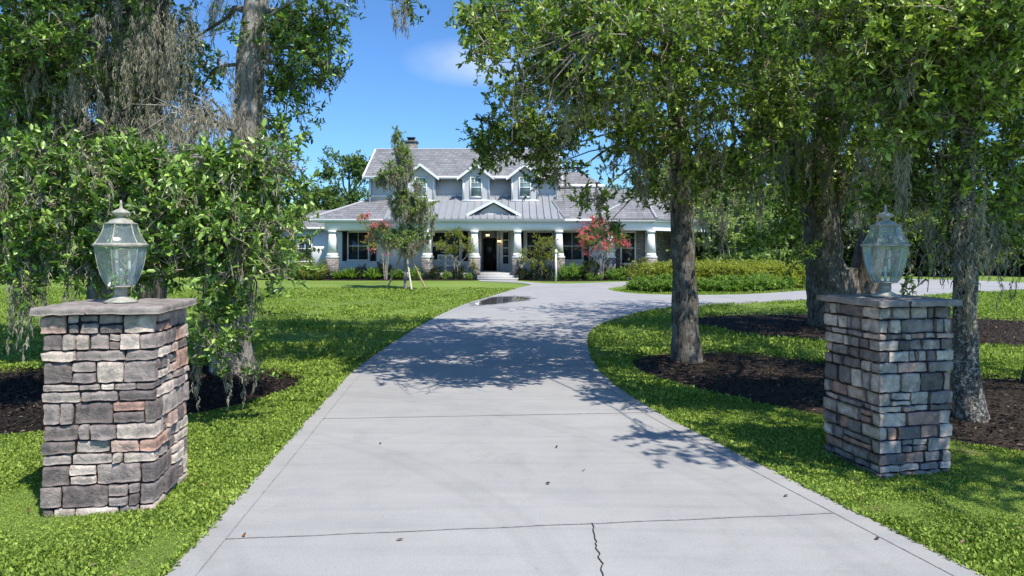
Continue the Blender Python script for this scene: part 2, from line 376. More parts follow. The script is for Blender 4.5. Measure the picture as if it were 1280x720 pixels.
def add_clusters(mb, pts, out_dir, per=18, size=0.07, twig=0.28, mat=0, fine=True, wid=0.46, up=0.25, twig_mb=None):
    n = len(pts)
    td = out_dir*0.8 + rand_unit(n)*0.8; td[:, 2] += up; td /= np.linalg.norm(td, axis=1, keepdims=True)
    tl = twig*rng.uniform(0.6, 1.25, n)
    k = per
    t = np.tile(np.linspace(0.15, 1.0, k), n)
    P0 = np.repeat(pts, k, 0); D = np.repeat(td, k, 0); TL = np.repeat(tl, k)
    base = P0 + D*(TL*t)[:, None]
    ld = D*0.55 + rand_unit(n*k)*0.95; ld[:, 2] += 0.05; ld /= np.linalg.norm(ld, axis=1, keepdims=True)
    s = size*rng.uniform(0.45, 1.4, n*k)*np.repeat(rng.uniform(.8,1.2,n), k)
    add_leaves(mb, base, ld, s, wid, mat, fine)
    if twig_mb is not None:
        # one thin three-sided stalk per cluster
        a = np.cross(td, np.array([0.3,0.2,1.0])); a /= np.linalg.norm(a, axis=1, keepdims=True); b = np.cross(td, a)
        w = 0.0045
        e = pts + td*tl[:, None]; st = pts - td*tl[:, None]*0.35
        v = np.stack([st+a*w*1.5, st-a*w*0.8+b*w*1.3, st-a*w*0.8-b*w*1.3, e+a*w*0.5, e+b*w*0.5, e-b*w*0.5], 1).reshape(-1,3)
        i = np.arange(n)[:, None]*6
        twig_mb.add(v, np.concatenate([i+np.array([0,1,4,3]), i+np.array([1,2,5,4]), i+np.array([2,0,3,5])], 0), 0)
def add_moss(mb, anchors, length, spread, strands, width=0.0034, seg=3):
    """hanging cords of tangled moss: each cord is a wandering line clothed in short curly hairs"""
    C, T, RR = [], [], []
    for (p, L, sp, ns) in zip(anchors, length, spread, strands):
        for c in range(max(1, int(ns/8))):
            top = np.array(p) + rng.normal(size=3)*np.array([sp, sp, max(.05, sp*1.1)])
            l = L*rng.uniform(0.2, 1.0); k = max(5, int(l/0.012*(0.0034/width)**.7))
            t = rng.uniform(0, 1, k)**0.85
            ph = rng.uniform(0, 6.28, 4)
            cx = top[0] + .025*l*np.sin(7*t+ph[0]) + .012*np.sin(19*t+ph[1]); cy = top[1] + .025*l*np.sin(6*t+ph[2]) + .012*np.sin(17*t+ph[3])
            rad = (0.010 + 0.030*rng.uniform(.5, 1.3))*(1-t)**.6*(1+.4*np.sin(23*t+ph[1]))*(width/0.0034)**.75 + .002
            C.append(np.stack([cx, cy, top[2]-l*t], 1)); RR.append(rad)
    if not C: return
    C = np.concatenate(C); RR = np.concatenate(RR); n = len(C)
    a = rng.uniform(0, 6.283, n); o = np.stack([np.cos(a), np.sin(a), rng.normal(size=n)*.3], 1)
    hl = (0.030 + 0.05*rng.uniform(0, 1, n))*(width/0.0034)**.8
    p0 = C + o*RR[:,None]*.15
    p1 = C + o*RR[:,None] + np.stack([rng.normal(size=n)*.008, rng.normal(size=n)*.008, -hl*.5], 1)
    p2 = C + o*RR[:,None]*.75 + np.stack([rng.normal(size=n)*.012, rng.normal(size=n)*.012, -hl*1.15], 1)
    b = rng.uniform(0, 6.283, n); sd_ = np.stack([np.cos(b), np.sin(b), rng.normal(size=n)*.4], 1)*(width*rng.uniform(.6,1.5,n))[:,None]
    v = np.stack([p0-sd_, p0+sd_, p1-sd_, p1+sd_, p2-sd_*.4, p2+sd_*.4], 1).reshape(-1,3)
    i = np.arange(n)[:,None]*6
    mb.add(v, np.concatenate([i+np.array([0,1,3,2]), i+np.array([2,3,5,4])], 0), 0)
def bez(p0, p1, sag=0.3, n=7, wig=0.08):
    p0 = Vector(p0); p1 = Vector(p1); L = (p1-p0).length
    out = []
    ph = random.uniform(0, 6)
    for i in range(n):
        t = i/(n-1)
        p = p0.lerp(p1, t); p.z += sag*L*math.sin(math.pi*t)
        p.x += wig*L*math.sin(ph + 5*t)*math.sin(math.pi*t); p.y += wig*L*math.cos(ph*1.7 + 4*t)*math.sin(math.pi*t)
        out.append(p)
    return out

def tree(name, label, cat, trunk_pts, trunk_rad, blobs, bark, leafm, leaf=0.07, per=18, group=None, moss=None, auto_moss=0.0, moss_len=0.7, fine=True, flare=1.35, fork=None, sub=9, extra=None, wid=0.46, mw=0.0048):
    """blobs: (centre, (rx,ry,rz), clusters, start_fraction_on_trunk, branch_radius)"""
    base = Vector(trunk_pts[0])
    root = empty(name, base)
    tag(root, label, cat, group)
    off = -base
    tm = MB(); lm = MB(); tw = MB(); mm = MB()
    # trunk resampled
    pts = [Vector(p) for p in trunk_pts]; n = 26
    segs = [(pts[i+1]-pts[i]).length for i in range(len(pts)-1)]; tot = sum(segs)
    def on(fr):
        d = fr*tot
        for i, s_ in enumerate(segs):
            if d <= s_ or i == len(segs)-1:
                t = min(1, d/s_); return pts[i].lerp(pts[i+1], t), trunk_rad[i]*(1-t) + trunk_rad[i+1]*t
            d -= s_
    rp, rr = [], []
    for i in range(n):
        f = (i/(n-1))**1.25
        p, r = on(f)
        p = p + Vector((noise.noise(Vector((f*4, base.x, 1)))*0.06, noise.noise(Vector((f*4, base.y, 7)))*0.06, 0))
        fl = 1 + (flare-1)*math.exp(-f*tot/(0.9*max(trunk_rad[0],0.15)*2))
        rp.append(p+off); rr.append(r*fl)
    rp[0].z -= 0.15
    tm.tube(rp, rr, 20, 0, 0.22)
    for ex in (extra or []):
        tm.tube([Vector(p)+off for p in ex[0]], ex[1], 12, 0, 0.2)
    for (c, rad, ncl, fr, br) in blobs:
        ncl = int(ncl*(1.35 if c[2] > 3.6 else 1.05))
        c = Vector(c); s_, r0 = on(fr)
        if br > 0:
            bp = bez(s_, c, 0.10, 8, 0.07); r0b = min(br, r0*0.8)
            tm.tube([p+off for p in bp], [r0b*(1-0.75*i/7) for i in range(8)], 8, 0, 0.15)
        cl, u = blob_points(tuple(c), rad, ncl)
        add_clusters(lm, cl + np.array(off), u, per, leaf, leaf*4.0, 0, fine, wid, twig_mb=tw if fine else None)
        for j in range(sub):
            q = Vector(cl[random.randrange(len(cl))])
            bp = bez(c.lerp(s_, 0.12), q, 0.05, 5, 0.12); rb = max(0.006, br*0.22) if br > 0 else 0.012
            tm.tube([p+off for p in bp], [rb*(1-0.7*i/4) for i in range(5)], 5, 0)
        if auto_moss > 0:
            k = int(auto_moss*max(rad[0]*rad[1], 0.2)*3)
            if k:
                low = cl[np.argsort(cl[:,2] + rng.normal(size=len(cl))*rad[2]*0.5)][:max(k*2, 4)]
                sel = low[rng.integers(0, len(low), k)] + np.array(off)
                add_moss(mm, sel, moss_len*rng.uniform(0.4, 1.4, k), rng.uniform(0.03, 0.12, k), rng.integers(18, 55, k), mw)
    if moss:
        a = [np.array(Vector(q[0])+off) for q in moss]
        add_moss(mm, a, [q[1] for q in moss], [q[2] for q in moss], [q[3] for q in moss], mw)
    tm.build('trunk', bark, root, smooth=True)
    if lm.n: tag(lm.build('crown', leafm, root), kind='stuff')
    if tw.n: tag(tw.build('twigs', M['twig'], root), kind='stuff')
    if mm.n: tag(mm.build('hanging_moss', M['moss'], root), kind='stuff')
    return root

# ================================================================== GROUND
def pip(px, py, poly):
    poly = np.asarray(poly); inside = np.zeros(len(px), bool); j = len(poly)-1
    for i in range(len(poly)):
        xi, yi = poly[i]; xj, yj = poly[j]
        c = ((yi > py) != (yj > py)) & (px < (xj-xi)*(py-yi)/(yj-yi+1e-12) + xi)
        inside ^= c; j = i
    return inside
def smooth_poly(pts, sub=6, closed=False):
    pts = [np.array(p, float) for p in pts]; out = []; n = len(pts)
    rngi = range(n) if closed else range(n-1)
    for i in rngi:
        p0 = pts[(i-1) % n] if closed or i > 0 else pts[0]*2-pts[1]; p1 = pts[i]; p2 = pts[(i+1) % n]
        p3 = pts[(i+2) % n] if closed or i+2 < n else p2*2-p1
        for k in range(sub):
            t = k/sub
            out.append(0.5*((2*p1)+(-p0+p2)*t+(2*p0-5*p1+4*p2-p3)*t*t+(-p0+3*p1-3*p2+p3)*t**3))
    if not closed: out.append(pts[-1])
    return [tuple(p) for p in out]

LEFT = smooth_poly([(-1.3,-8),(-1.72,-1.5),(-2.14,4.27),(-2.32,6.8),(-2.50,9.2),(-2.62,11.3),(-2.60,13.2),(-2.48,16.5),(-2.25,20),(-1.75,24.2),(-0.7,29.5),(0.42,35),(1.02,37.2),(0.55,39.2),(-0.6,40.6),(-2.0,41.6)])
# walk up to the steps, then the lower edge of the far lawn strip
WALK = [(-2.1,43.2),(0.3,43.2),(0.35,41.5),(1.0,40.4)]
FARE = smooth_poly([(1.45,39.4),(2.8,38.7),(5.2,39.9),(7.3,41.2),(10.5,42.0),(15,42.6),(19.5,43.2),(25,44.5),(29,42),(30,37.5),(27,34.6)])
NEAR = smooth_poly([(25,32.6),(21.4,31.6),(16.8,28.6),(12.3,26.6),(8.9,25.3),(6.7,24.2),(5.6,23.4),(4.7,22.3),(3.4,20.2),(2.45,18.2),(1.9,16.3),(1.62,14.3),(1.47,12.1),(1.52,10.3),(1.81,8.33),(2.29,6.5),(2.89,4.27),(3.76,1),(6.1,-8)])
OUTER = LEFT + WALK + FARE + NEAR
ISLAND = smooth_poly([(4.7,33.4),(5.2,30.8),(6.3,29.7),(8.0,29.3),(10.4,29.9),(13.4,32.0),(16.4,34.3),(19.6,37.0),(20.5,39.3),(18.8,40.8),(14.5,40.4),(10.5,39.7),(7.5,37.8),(5.6,35.8)], 6, True)

def fill(name, loops, z, depth, m, kind='structure', label=None):
    import bmesh
    bm = bmesh.new()
    for lp in loops:
        vs = [bm.verts.new((x, y, z)) for x, y in lp]
        for i in range(len(vs)): bm.edges.new((vs[i], vs[(i+1) % len(vs)]))
    bmesh.ops.triangle_fill(bm, use_beauty=True, use_dissolve=False, edges=bm.edges[:], normal=(0,0,1))
    for f in bm.faces:
        if f.normal.z < 0: f.normal_flip()
    top = bm.edges[:]
    be = [e for e in top if len(e.link_faces) == 1]
    r = bmesh.ops.extrude_edge_only(bm, edges=be)
    for v in [g for g in r['geom'] if isinstance(g, bmesh.types.BMVert)]: v.co.z -= depth
    bmesh.ops.recalc_face_normals(bm, faces=bm.faces[:])
    me = bpy.data.meshes.new(name); bm.to_mesh(me); bm.free(); me.materials.append(m)
    o = bpy.data.objects.new(name, me); col.objects.link(o); o['kind'] = kind
    return o

g = MB(); g.add([(-500,-60,0),(500,-60,0),(500,900,0),(-500,900,0)], [(0,1,2,3)]); tag(g.build('lawn', M['lawn']), kind='structure')
drive = fill('driveway', [OUTER, ISLAND], 0.035, 0.12, M['concrete'])
tag(drive, label='pale concrete driveway curving right towards a white house')
side_drive = fill('side_driveway', [[(14.5,52),(34,50),(60,56),(60,62),(34,57),(20,58)]], 0.02, 0.1, M['concrete'])

# joints: edge bands and cross joints, as thin strips on the slab
def strip(mb, pts, w, z, mat=0):
    n = len(pts)
    L = []
    for i in range(n):
        a = np.array(pts[max(i-1,0)]); b = np.array(pts[min(i+1,n-1)]); d = (b-a)/(np.linalg.norm(b-a)+1e-9); nn = np.array([-d[1], d[0]])
        p = np.array(pts[i]); L.append(((p+nn*w/2), (p-nn*w/2)))
    v = [(x[0], x[1], z) for pr in L for x in pr]
    mb.add(v, [(2*i, 2*i+1, 2*i+3, 2*i+2) for i in range(n-1)], mat)
def offset_line(pts, d):
    out = []
    for i in range(len(pts)):
        a = np.array(pts[max(i-1,0)]); b = np.array(pts[min(i+1,len(pts)-1)]); t = (b-a)/(np.linalg.norm(b-a)+1e-9)
        out.append(tuple(np.array(pts[i]) + np.array([t[1], -t[0]])*d))
    return out
jl = MB()
LE = offset_line([p for p in LEFT if p[1] < 36], 0.19); NE = offset_line([p for p in NEAR], 0.19)
strip(jl, LE, 0.008, 0.0392); strip(jl, NE, 0.008, 0.0392)
def xat(line, y):
    for i in range(len(line)-1):
        y0, y1 = line[i][1], line[i+1][1]
        if (y0-y)*(y1-y) <= 0 and y0 != y1: return line[i][0] + (line[i+1][0]-line[i][0])*(y-y0)/(y1-y0)
NE_ = [p for p in NE if p[1] < 21]
for (ya, yb) in [(4.72,5.18),(8.05,8.35),(11.4,11.7),(15.0,15.2),(18.9,19.0)]:
    xa, xb = xat(LE, ya), xat(NE_, yb)
    pts = [(xa+(xb-xa)*t, ya+(yb-ya)*t + 0.004*math.sin(t*40)) for t in np.linspace(0, 1, 40)]
    strip(jl, pts, 0.013, 0.0392)
for (a, b) in [((-2.0,23.3),(4.9,22.9)),((-0.9,28.0),(6.3,29.0)),((0.3,33.5),(4.6,33.2)),((9.0,25.6),(8.6,29.2)),((14,27.8),(12.2,31)),((19.5,30.7),(17.2,34.6)),((5.5,36.0),(5.0,39.5)),((10.5,39.9),(10.4,41.7))]:
    strip(jl, [a, b], 0.02, 0.0392)
jl.build('control_joint', M['joint'], drive)
cr = MB(); cp = []
y = 5.06; x = None
for i, (px_, py_) in enumerate([(741,660),(743,668),(742,676),(746,684),(745,692),(750,698),(749,705),(754,712),(753,720),(756,735),(754,750)]):
    x, y = G(px_, py_); cp.append((x + random.uniform(-.006,.006), y))
cpf = []
for i in range(len(cp)-1):
    for t in (0, .33, .66):
        cpf.append((cp[i][0]*(1-t)+cp[i+1][0]*t + random.uniform(-.006,.006), cp[i][1]*(1-t)+cp[i+1][1]*t))
strip(cr, cpf, 0.008, 0.0405); cr.build('crack', M['crack'], drive)

# puddle
pd = smooth_poly([G(594,380), G(606,376), G(616,373), G(630,372), G(648,372), G(662,374), G(654,377), G(640,378.5), G(626,380.5), G(610,382), G(598,382.5)], 4, True)
o = fill('puddle', [pd], 0.0395, 0.002, M['water']); 

_c = np.mean(np.array(pd), 0); dp = [tuple(_c + (np.array(p)-_c)*(1.22 + .12*math.sin(i*1.9))) for i, p in enumerate(pd)]
fill('damp_patch', [dp], 0.0375, 0.001, plain('damp_concrete', (0.22,0.215,0.205), 0.45, 0.4, 0.2, 3))
# mulch beds
def bed(name, outline, label=None, chips=6000, h=0.07):
    poly = smooth_poly(outline, 5, True); pa = np.array(poly)
    x0, y0 = pa.min(0); x1, y1 = pa.max(0)
    import bmesh
    fill_o = MB()
    c = pa.mean(0)
    rings = 9; vs = [];
    for r in range(rings+1):
        t = r/rings
        for p in poly:
            q = c + (np.array(p)-c)*(1-t)
            edge = min(1, t*5)
            z = 0.008 + h*edge*(0.75+0.5*noise.noise(Vector((q[0]*1.3, q[1]*1.3, 2)))) + 0.02*edge*noise.noise(Vector((q[0]*6, q[1]*6, 5)))
            vs.append((q[0], q[1], z))
    n = len(poly); fs = []
    for r in range(rings):
        for k in range(n):
            k2 = (k+1) % n; fs.append((r*n+k, r*n+k2, (r+1)*n+k2, (r+1)*n+k))
    fill_o.add(vs, fs)
    X = rng.uniform(x0-.1, x1+.1, chips*2); Y = rng.uniform(y0-.1, y1+.1, chips*2)
    k = pip(X, Y, c + (pa-c)*1.025); X, Y = X[k], Y[k]; n = len(X)
    d = rand_unit(n); d[:,2] *= 0.25; s_ = rng.uniform(0.03, 0.075, n)
    b = np.stack([X, Y, np.full(n, h*0.95) + rng.uniform(-.02, .02, n)], 1)
    # keep chips near the mound's skirt low
    dist = np.min(np.linalg.norm(np.stack([X,Y],1)[:,None,:] - pa[None,::3,:], axis=2), 1)
    b[:,2] = 0.012 + np.minimum(1, dist/0.45)*(h*0.95) + rng.uniform(-.01,.02,n)
    add_leaves(fill_o, b, d/np.linalg.norm(d,axis=1,keepdims=True), s_, 0.35, 0, False)
    o = fill_o.build(name, M['mulch']); o['kind'] = 'stuff'
    if label: o['label'] = label
    return poly
BEDS = []
BEDS.append(bed('mulch_bed', [(-7.9,7.6),(-6.3,7.35),(-5.0,7.6),(-3.9,8.35),(-3.15,9.9),(-3.7,11.0),(-5.2,11.7),(-7.4,11.6),(-9.2,10.4),(-9.3,8.6)], 'dark mulch around the mossy oaks on the left', 9000))
BEDS.append(bed('mulch_bed', [(2.15,12.2),(3.1,13.15),(4.6,12.9),(5.9,11.6),(7.4,10.7),(9.4,10.2),(10.2,8.3),(8.8,6.6),(6.5,6.25),(5.0,6.9),(4.3,7.8),(3.6,8.5),(2.75,9.6),(2.2,10.8)], 'dark mulch under the slender trunk and behind the right stone pillar', 12000))
BEDS.append(bed('mulch_bed', [(4.9,18.2),(5.8,20.3),(8.5,20.9),(12,20.4),(14.5,18.6),(14,15.9),(11.2,14.2),(7.6,14.5),(5.6,15.9)], 'round dark mulch bed of the mossy double oak', 9000))
bedI = bed('mulch_bed', [(5.9,33.2),(6.4,31.4),(8.5,30.7),(11.2,31.4),(13.6,33.3),(15.2,35.2),(13.5,36.8),(9.5,36.2),(7.0,35.2)], 'mulch of the shrub bed in the turning circle', 4000)
BEDS.append(bedI)
BEDS.append(bed('mulch_bed', [(-16,44.0),(-12,43.0),(-8,42.8),(-4,42.9),(-2.3,43.1),(-2.3,44.2),(-9,44.25),(-16,45)], 'mulch strip along the left half of the porch', 3500, 0.05))
BEDS.append(bed('mulch_bed', [(0.5,43.2),(1.7,42.0),(4,41.9),(7,42.9),(10,43.3),(13.5,44.6),(13.6,46.5),(9.6,44.5),(5,44.3),(0.5,44.3)], 'mulch strip along the right half of the porch', 3500, 0.05))
bed('mulch_bed', [(-5.9,33.3),(-5.2,32.95),(-4.5,33.3),(-4.4,33.9),(-5.2,34.3),(-5.9,34.0)], 'small mulch ring under the staked sapling', 500, 0.05)

# grass blades
def grass(n, xr, yr, h, w, name=None):
    X = rng.uniform(*xr, n); Y = yr[0] + (yr[1]-yr[0])*rng.uniform(0, 1, n)
    k = (np.abs(X) < 0.79*Y + 0.5)
    X, Y = X[k], Y[k]
    k = ~(pip(X, Y, np.array(OUTER)) & ~pip(X, Y, np.array(ISLAND)))
    for b in BEDS: k &= ~pip(X, Y, np.array(b))
    X, Y = X[k], Y[k]
    # thin patches
    pn = np.array([noise.noise(Vector((x*0.9, y*0.9, 3.3))) + 0.5*noise.noise(Vector((x*3.1, y*3.1, 8))) for x, y in zip(X, Y)])
    k = rng.uniform(0, 1, len(X)) < np.clip(1.15 + pn*2.0, 0.45, 1)
    X, Y, pn = X[k], Y[k], pn[k]
    n = len(X)
    d = rand_unit(n); d[:,2] = np.abs(d[:,2])*0.7 + 0.45; d /= np.linalg.norm(d, axis=1, keepdims=True)
    s_ = h*rng.uniform(0.5, 1.3, n)*np.clip(1+pn*0.8, .5, 1.4)
    return np.stack([X, Y, rng.uniform(0, h*.7, n)], 1), d, s_
gm = MB()
b, d, s_ = grass(1500000, (-8,8), (3.9,9.0), 0.026, 0.2); add_leaves(gm, b, d, s_*rng.uniform(.5,1.2,len(s_)), 0.50, 0, False)
b, d, s_ = grass(260000, (-10,10), (9.0,12.5), 0.045, 0.2); add_leaves(gm, b, d, s_, 0.5, 0, False)
tag(gm.build('grass', M['grass']), 'short bright green grass near the pillars', kind='stuff')
gm = MB()
b, d, s_ = grass(420000, (-26,26), (12.3,34), 0.075, 0.3); add_leaves(gm, b, d, s_, 0.32, 0, False)
tag(gm.build('grass', M['grass']), 'lawn grass further up the driveway', kind='stuff')

gm = MB()
for line, sgn in ((LEFT, -1), (NEAR, -1)):
    L_ = np.array([p for p in line if 3.2 < p[1] < 24]); sg = np.linalg.norm(np.diff(L_, axis=0), axis=1); cs_ = np.concatenate([[0], np.cumsum(sg)]); n = int(cs_[-1]*420)
    t = rng.uniform(0, cs_[-1], n); X = np.interp(t, cs_, L_[:,0]); Y = np.interp(t, cs_, L_[:,1])
    i = np.clip(np.searchsorted(cs_, t)-1, 0, len(sg)-1); d_ = np.diff(L_, axis=0)[i]/sg[i][:,None]
    lump = np.array([noise.noise(Vector((a_*2.2, b_*2.2, 1))) for a_, b_ in zip(X, Y)])
    off = rng.normal(size=n)*.016 - .012 + lump*.022     # positive = onto the slab
    X = X + d_[:,1]*off; Y = Y - d_[:,0]*off
    d = rand_unit(n); d[:,2] = np.abs(d[:,2])*.5+.35; d /= np.linalg.norm(d, axis=1, keepdims=True)
    add_leaves(gm, np.stack([X,Y,np.full(n,.028)],1), d, rng.uniform(.02,.06,n), .32, 0, False)
tag(gm.build('grass', M['grass']), 'ragged grass creeping over the driveway edges', kind='stuff')
gm = MB(); n = 2600; X = rng.uniform(-9,9,n); Y = rng.uniform(3.8,13,n)
k = ~pip(X, Y, np.array(OUTER)) & (np.array([noise.noise(Vector((a_*.7,b_*.7,6))) for a_, b_ in zip(X,Y)]) + rng.uniform(-.5,.5,n) > .0); X, Y = X[k], Y[k]; n = len(X)
d = rand_unit(n); d[:,2] *= .3; add_leaves(gm, np.stack([X,Y,rng.uniform(.02,.045,n)],1), d/np.linalg.norm(d,axis=1,keepdims=True), rng.uniform(.025,.055,n), .45, 0, True)
tag(gm.build('dry_leaves', leaf_mat('dry_leaves', [(0,(0.10,0.06,0.03)),(.6,(0.22,0.14,0.07)),(1,(0.38,0.30,0.18))], .1)), 'dry brown leaves scattered in the grass', kind='stuff')

# ================================================================== STONE PILLARS
def rough_box(mb, x0, x1, y0, y1, z0, z1, amp=0.008, rad=0.018, res=0.035, seed=0, mat=0, faces='xXyYzZ'):
    """closed box with rounded arrises and hewn faces"""
    cx, cy, cz = (x0+x1)/2, (y0+y1)/2, (z0+z1)/2; hx, hy, hz = (x1-x0)/2, (y1-y0)/2, (z1-z0)/2
    r = min(rad, hx*0.8, hy*0.8, hz*0.8)
    def grid(n): 
        n = max(3, min(9, int(n)))
        return [-1 + 2*i/n for i in range(n+1)]
    gx, gy, gz = grid(2*hx/res), grid(2*hy/res), grid(2*hz/res)
    idx = {}; vs = []; fs = []
    def vid(a, b, c):
        key = (round(a,4), round(b,4), round(c,4))
        if key not in idx:
            p = Vector((a*hx, b*hy, c*hz))
            q = Vector((max(-hx+r, min(hx-r, p.x)), max(-hy+r, min(hy-r, p.y)), max(-hz+r, min(hz-r, p.z))))
            d = p-q
            dl = d.length
            if dl > 1e-6: p = q + d.normalized()*min(r, dl) if (abs(a) > .99) + (abs(b) > .99) + (abs(c) > .99) > 1 else q + d.normalized()*max(dl*0.92, min(r, dl))
            w = Vector((p.x+cx+seed*3.7, p.y+cy+seed*1.3, p.z+cz))
            nv = Vector((noise.noise(w*14), noise.noise(w*14+Vector((9,2,4))), noise.noise(w*14+Vector((3,8,1)))))
            nv2 = Vector((noise.noise(w*38), noise.noise(w*38+Vector((9,2,4))), noise.noise(w*38+Vector((3,8,1)))))
            p = p + nv*amp*1.5 + nv2*amp*0.7
            idx[key] = len(vs); vs.append((p.x+cx, p.y+cy, p.z+cz))
        return idx[key]
    for (A, B, fn) in ((gy, gz, lambda s: (lambda a, b: vid(s, a, b))), (gx, gz, lambda s: (lambda a, b: vid(a, s, b))), (gx, gy, lambda s: (lambda a, b: vid(a, b, s)))):
        for s in (-1, 1):
            f = fn(s)
            for i in range(len(A)-1):
                for j in range(len(B)-1):
                    fs.append((f(A[i],B[j]), f(A[i+1],B[j]), f(A[i+1],B[j+1]), f(A[i],B[j+1])))
    mb.add(vs, fs, mat)

def stone_pillar(loc, rz, W, H, seed, label):
    rd = random.Random(seed)
    root = empty('stone_pillar', loc, rz); tag(root, label, 'pillar', 'stone pillars at the driveway entrance')
    core = MB(); core.box(-W/2+.028, W/2-.028, -W/2+.028, W/2-.028, -0.1, H-.06); core.build('mortar_core', M['mortar'], root)
    st = MB(); g_ = 0.0072; z = -0.04; top = H-0.062; k = 0
    t = 0.05
    h2 = W/2
    def row(z0, z1, side_ext):
        nonlocal k
        # corner stones: (sx, sy) with extents along x and y
        ext = {}
        for (sx, sy) in ((-1,-1),(1,-1),(1,1),(-1,1)):
            long_x = rd.random() < 0.5
            a = rd.uniform(.17,.30)*W/0.8 if long_x else rd.uniform(.07,.14)
            b = rd.uniform(.07,.14) if long_x else rd.uniform(.17,.30)*W/0.8
            ext[(sx,sy)] = (a, b); p = rd.uniform(-.008,.012); k += 1
            xa, xb = (-h2-p, -h2+a) if sx < 0 else (h2-a, h2+p)
            ya, yb = (-h2-p, -h2+b) if sy < 0 else (h2-b, h2+p)
            rough_box(st, xa+g_*(sx>0), xb-g_*(sx<0), ya+g_*(sy>0), yb-g_*(sy<0), z0+g_, z1-g_, .007, .008, .028, k+seed)
        for (axis, s) in (('x',-1),('x',1),('y',-1),('y',1)):
            if axis == 'x':
                u0 = -h2+ext[(-1,s)][0]; u1 = h2-ext[(1,s)][0]
            else:
                u0 = -h2+ext[(s,-1)][1]; u1 = h2-ext[(s,1)][1]
            u = u0
            while u < u1-0.01:
                w = rd.choice([.09,.14,.19,.24,.30,.36])*rd.uniform(.85,1.15)
                if u1-(u+w) < 0.07: w = u1-u
                p = rd.uniform(-.016,.016); k += 1
                rows = [(z0, z1)]
                if z1-z0 > 0.115 and rd.random() < 0.35:
                    zm = z0+(z1-z0)*rd.uniform(.4,.6); rows = [(z0,zm),(zm,z1)]
                for (za, zb) in rows:
                    k += 1
                    lo, hi = -h2-p, -h2+t
                    if s > 0: lo, hi = h2-t, h2+p
                    if axis == 'x': rough_box(st, u+g_, u+w-g_, lo, hi, za+g_, zb-g_, .007, .008, .028, k+seed)
                    else: rough_box(st, lo, hi, u+g_, u+w-g_, za+g_, zb-g_, .007, .008, .028, k+seed)
                u += w
    while z < top-0.01:
        h = rd.choice([.058,.07,.085,.10,.125,.155,.17,.12])
        if top-(z+h) < 0.055: h = top-z
        row(z, min(z+h, top), 0); z += h
    st.build('stone_veneer', M['stone'], root, smooth=False)
    cp = MB(); e = W/2+.062
    xs = rd.uniform(-.12, .12)
    for (a, b) in ((-e, xs-.004), (xs+.004, e)):
        rough_box(cp, a, b, -e, e, H-.06, H, .0055, .014, .05, seed+77+a)
    cp.build('capstone', M['capstone'], root)
    return root

def lantern(loc, rz, s, label):
    root = empty('post_lantern', loc, rz); root.scale = (s, s, s)
    tag(root, label, 'lantern', 'glass lanterns on the pillars')
    b = MB(); b.lathe([(0,0.0),(.135,0.0),(.137,.012),(.11,.022),(.085,.036),(.055,.052),(.046,.066),(.052,.07),(.052,.12),(.046,.125),(.06,.133),(.112,.14),(.112,.15),(0,.15)], seg=32)
    b.build('pedestal', M['lantern_metal'], root, smooth=True)
    # profile of the glass: radius to the hexagon corner
    low = [(.108,.15),(.132,.19),(.158,.25),(.180,.33),(.194,.41),(.200,.46),(.201,.495)]
    upp = [(.200,.525),(.172,.565),(.150,.61),(.135,.655),(.126,.695)]
    def hexp(r, k): 
        a = R(60*k - 90); return (r*math.cos(a), r*math.sin(a))
    def sect(mb, prof):
        n = 7
        for k in range(6):
            vs = []; 
            for (r, z) in prof:
                a = hexp(r, k); c = hexp(r, k+1)
                for i in range(n):
                    t = i/(n-1); x = a[0]*(1-t)+c[0]*t; y = a[1]*(1-t)+c[1]*t
                    bul = 1+0.035*math.sin(math.pi*t); vs.append((x*bul, y*bul, z))
            fs = [(j*n+i, j*n+i+1, (j+1)*n+i+1, (j+1)*n+i) for j in range(len(prof)-1) for i in range(n-1)]
            mb.add(vs, fs)
    gl = MB(); sect(gl, low); sect(gl, upp); gl.build('glass_panes', M['glass'], root, smooth=True)
    fr = MB()
    for k in range(6):
        fr.tube([(*hexp(r+.001, k), z) for r, z in low], [.0035]*len(low), 6)
        fr.tube([(*hexp(r+.002, k), z) for r, z in upp], [.0065]*len(upp), 6)
    for (r0, z0, r1, z1) in ((.198,.492,.222,.498),(.222,.498,.225,.512),(.225,.512,.203,.528),(.203,.528,.190,.520),(.190,.520,.190,.493),(.19,.493,.198,.492)):
        vs = [(*hexp(r0,k), z0) for k in range(6)] + [(*hexp(r1,k), z1) for k in range(6)]
        fr.add(vs, [(k, (k+1)%6, 6+(k+1)%6, 6+k) for k in range(6)])
    fr.build('frame', M['lantern_metal'], root)
    tp = MB()
    tp.lathe([(0,.69),(.132,.692),(.134,.702),(.10,.712),(.088,.73),(.05,.745),(.034,.752),(.034,.765),(.062,.778),(.074,.79),(.074,.80),(.055,.815),(.028,.828),(.014,.836),(.011,.87),(.007,.905),(0,.908)], seg=28)
    tp.build('finial_roof', M['lantern_metal'], root, smooth=True)
    cs = MB(); cs.tube([(0,0,.15),(0,0,.30)], [.012,.012], 8)
    for k in range(3):
        bl = MB()
        a = R(120*k+20); c_, s__ = math.cos(a), math.sin(a)
        cs.tube([(0,0,.27),(.03*c_,.03*s__,.245),(.06*c_,.06*s__,.25),(.065*c_,.065*s__,.28)], [.005]*4, 6)
        cs.tube([(.065*c_,.065*s__,.275),(.065*c_,.065*s__,.37)], [.011,.011], 10)
        bl.lathe([(.008,.37),(.017,.39),(.020,.41),(.013,.44),(.004,.465),(0,.468)], .065*c_, .065*s__, 10)
        bl.build('light_bulb', M['bulb'], root, smooth=True)
    cs.build('candle_cluster', M['white'], root)
    return root

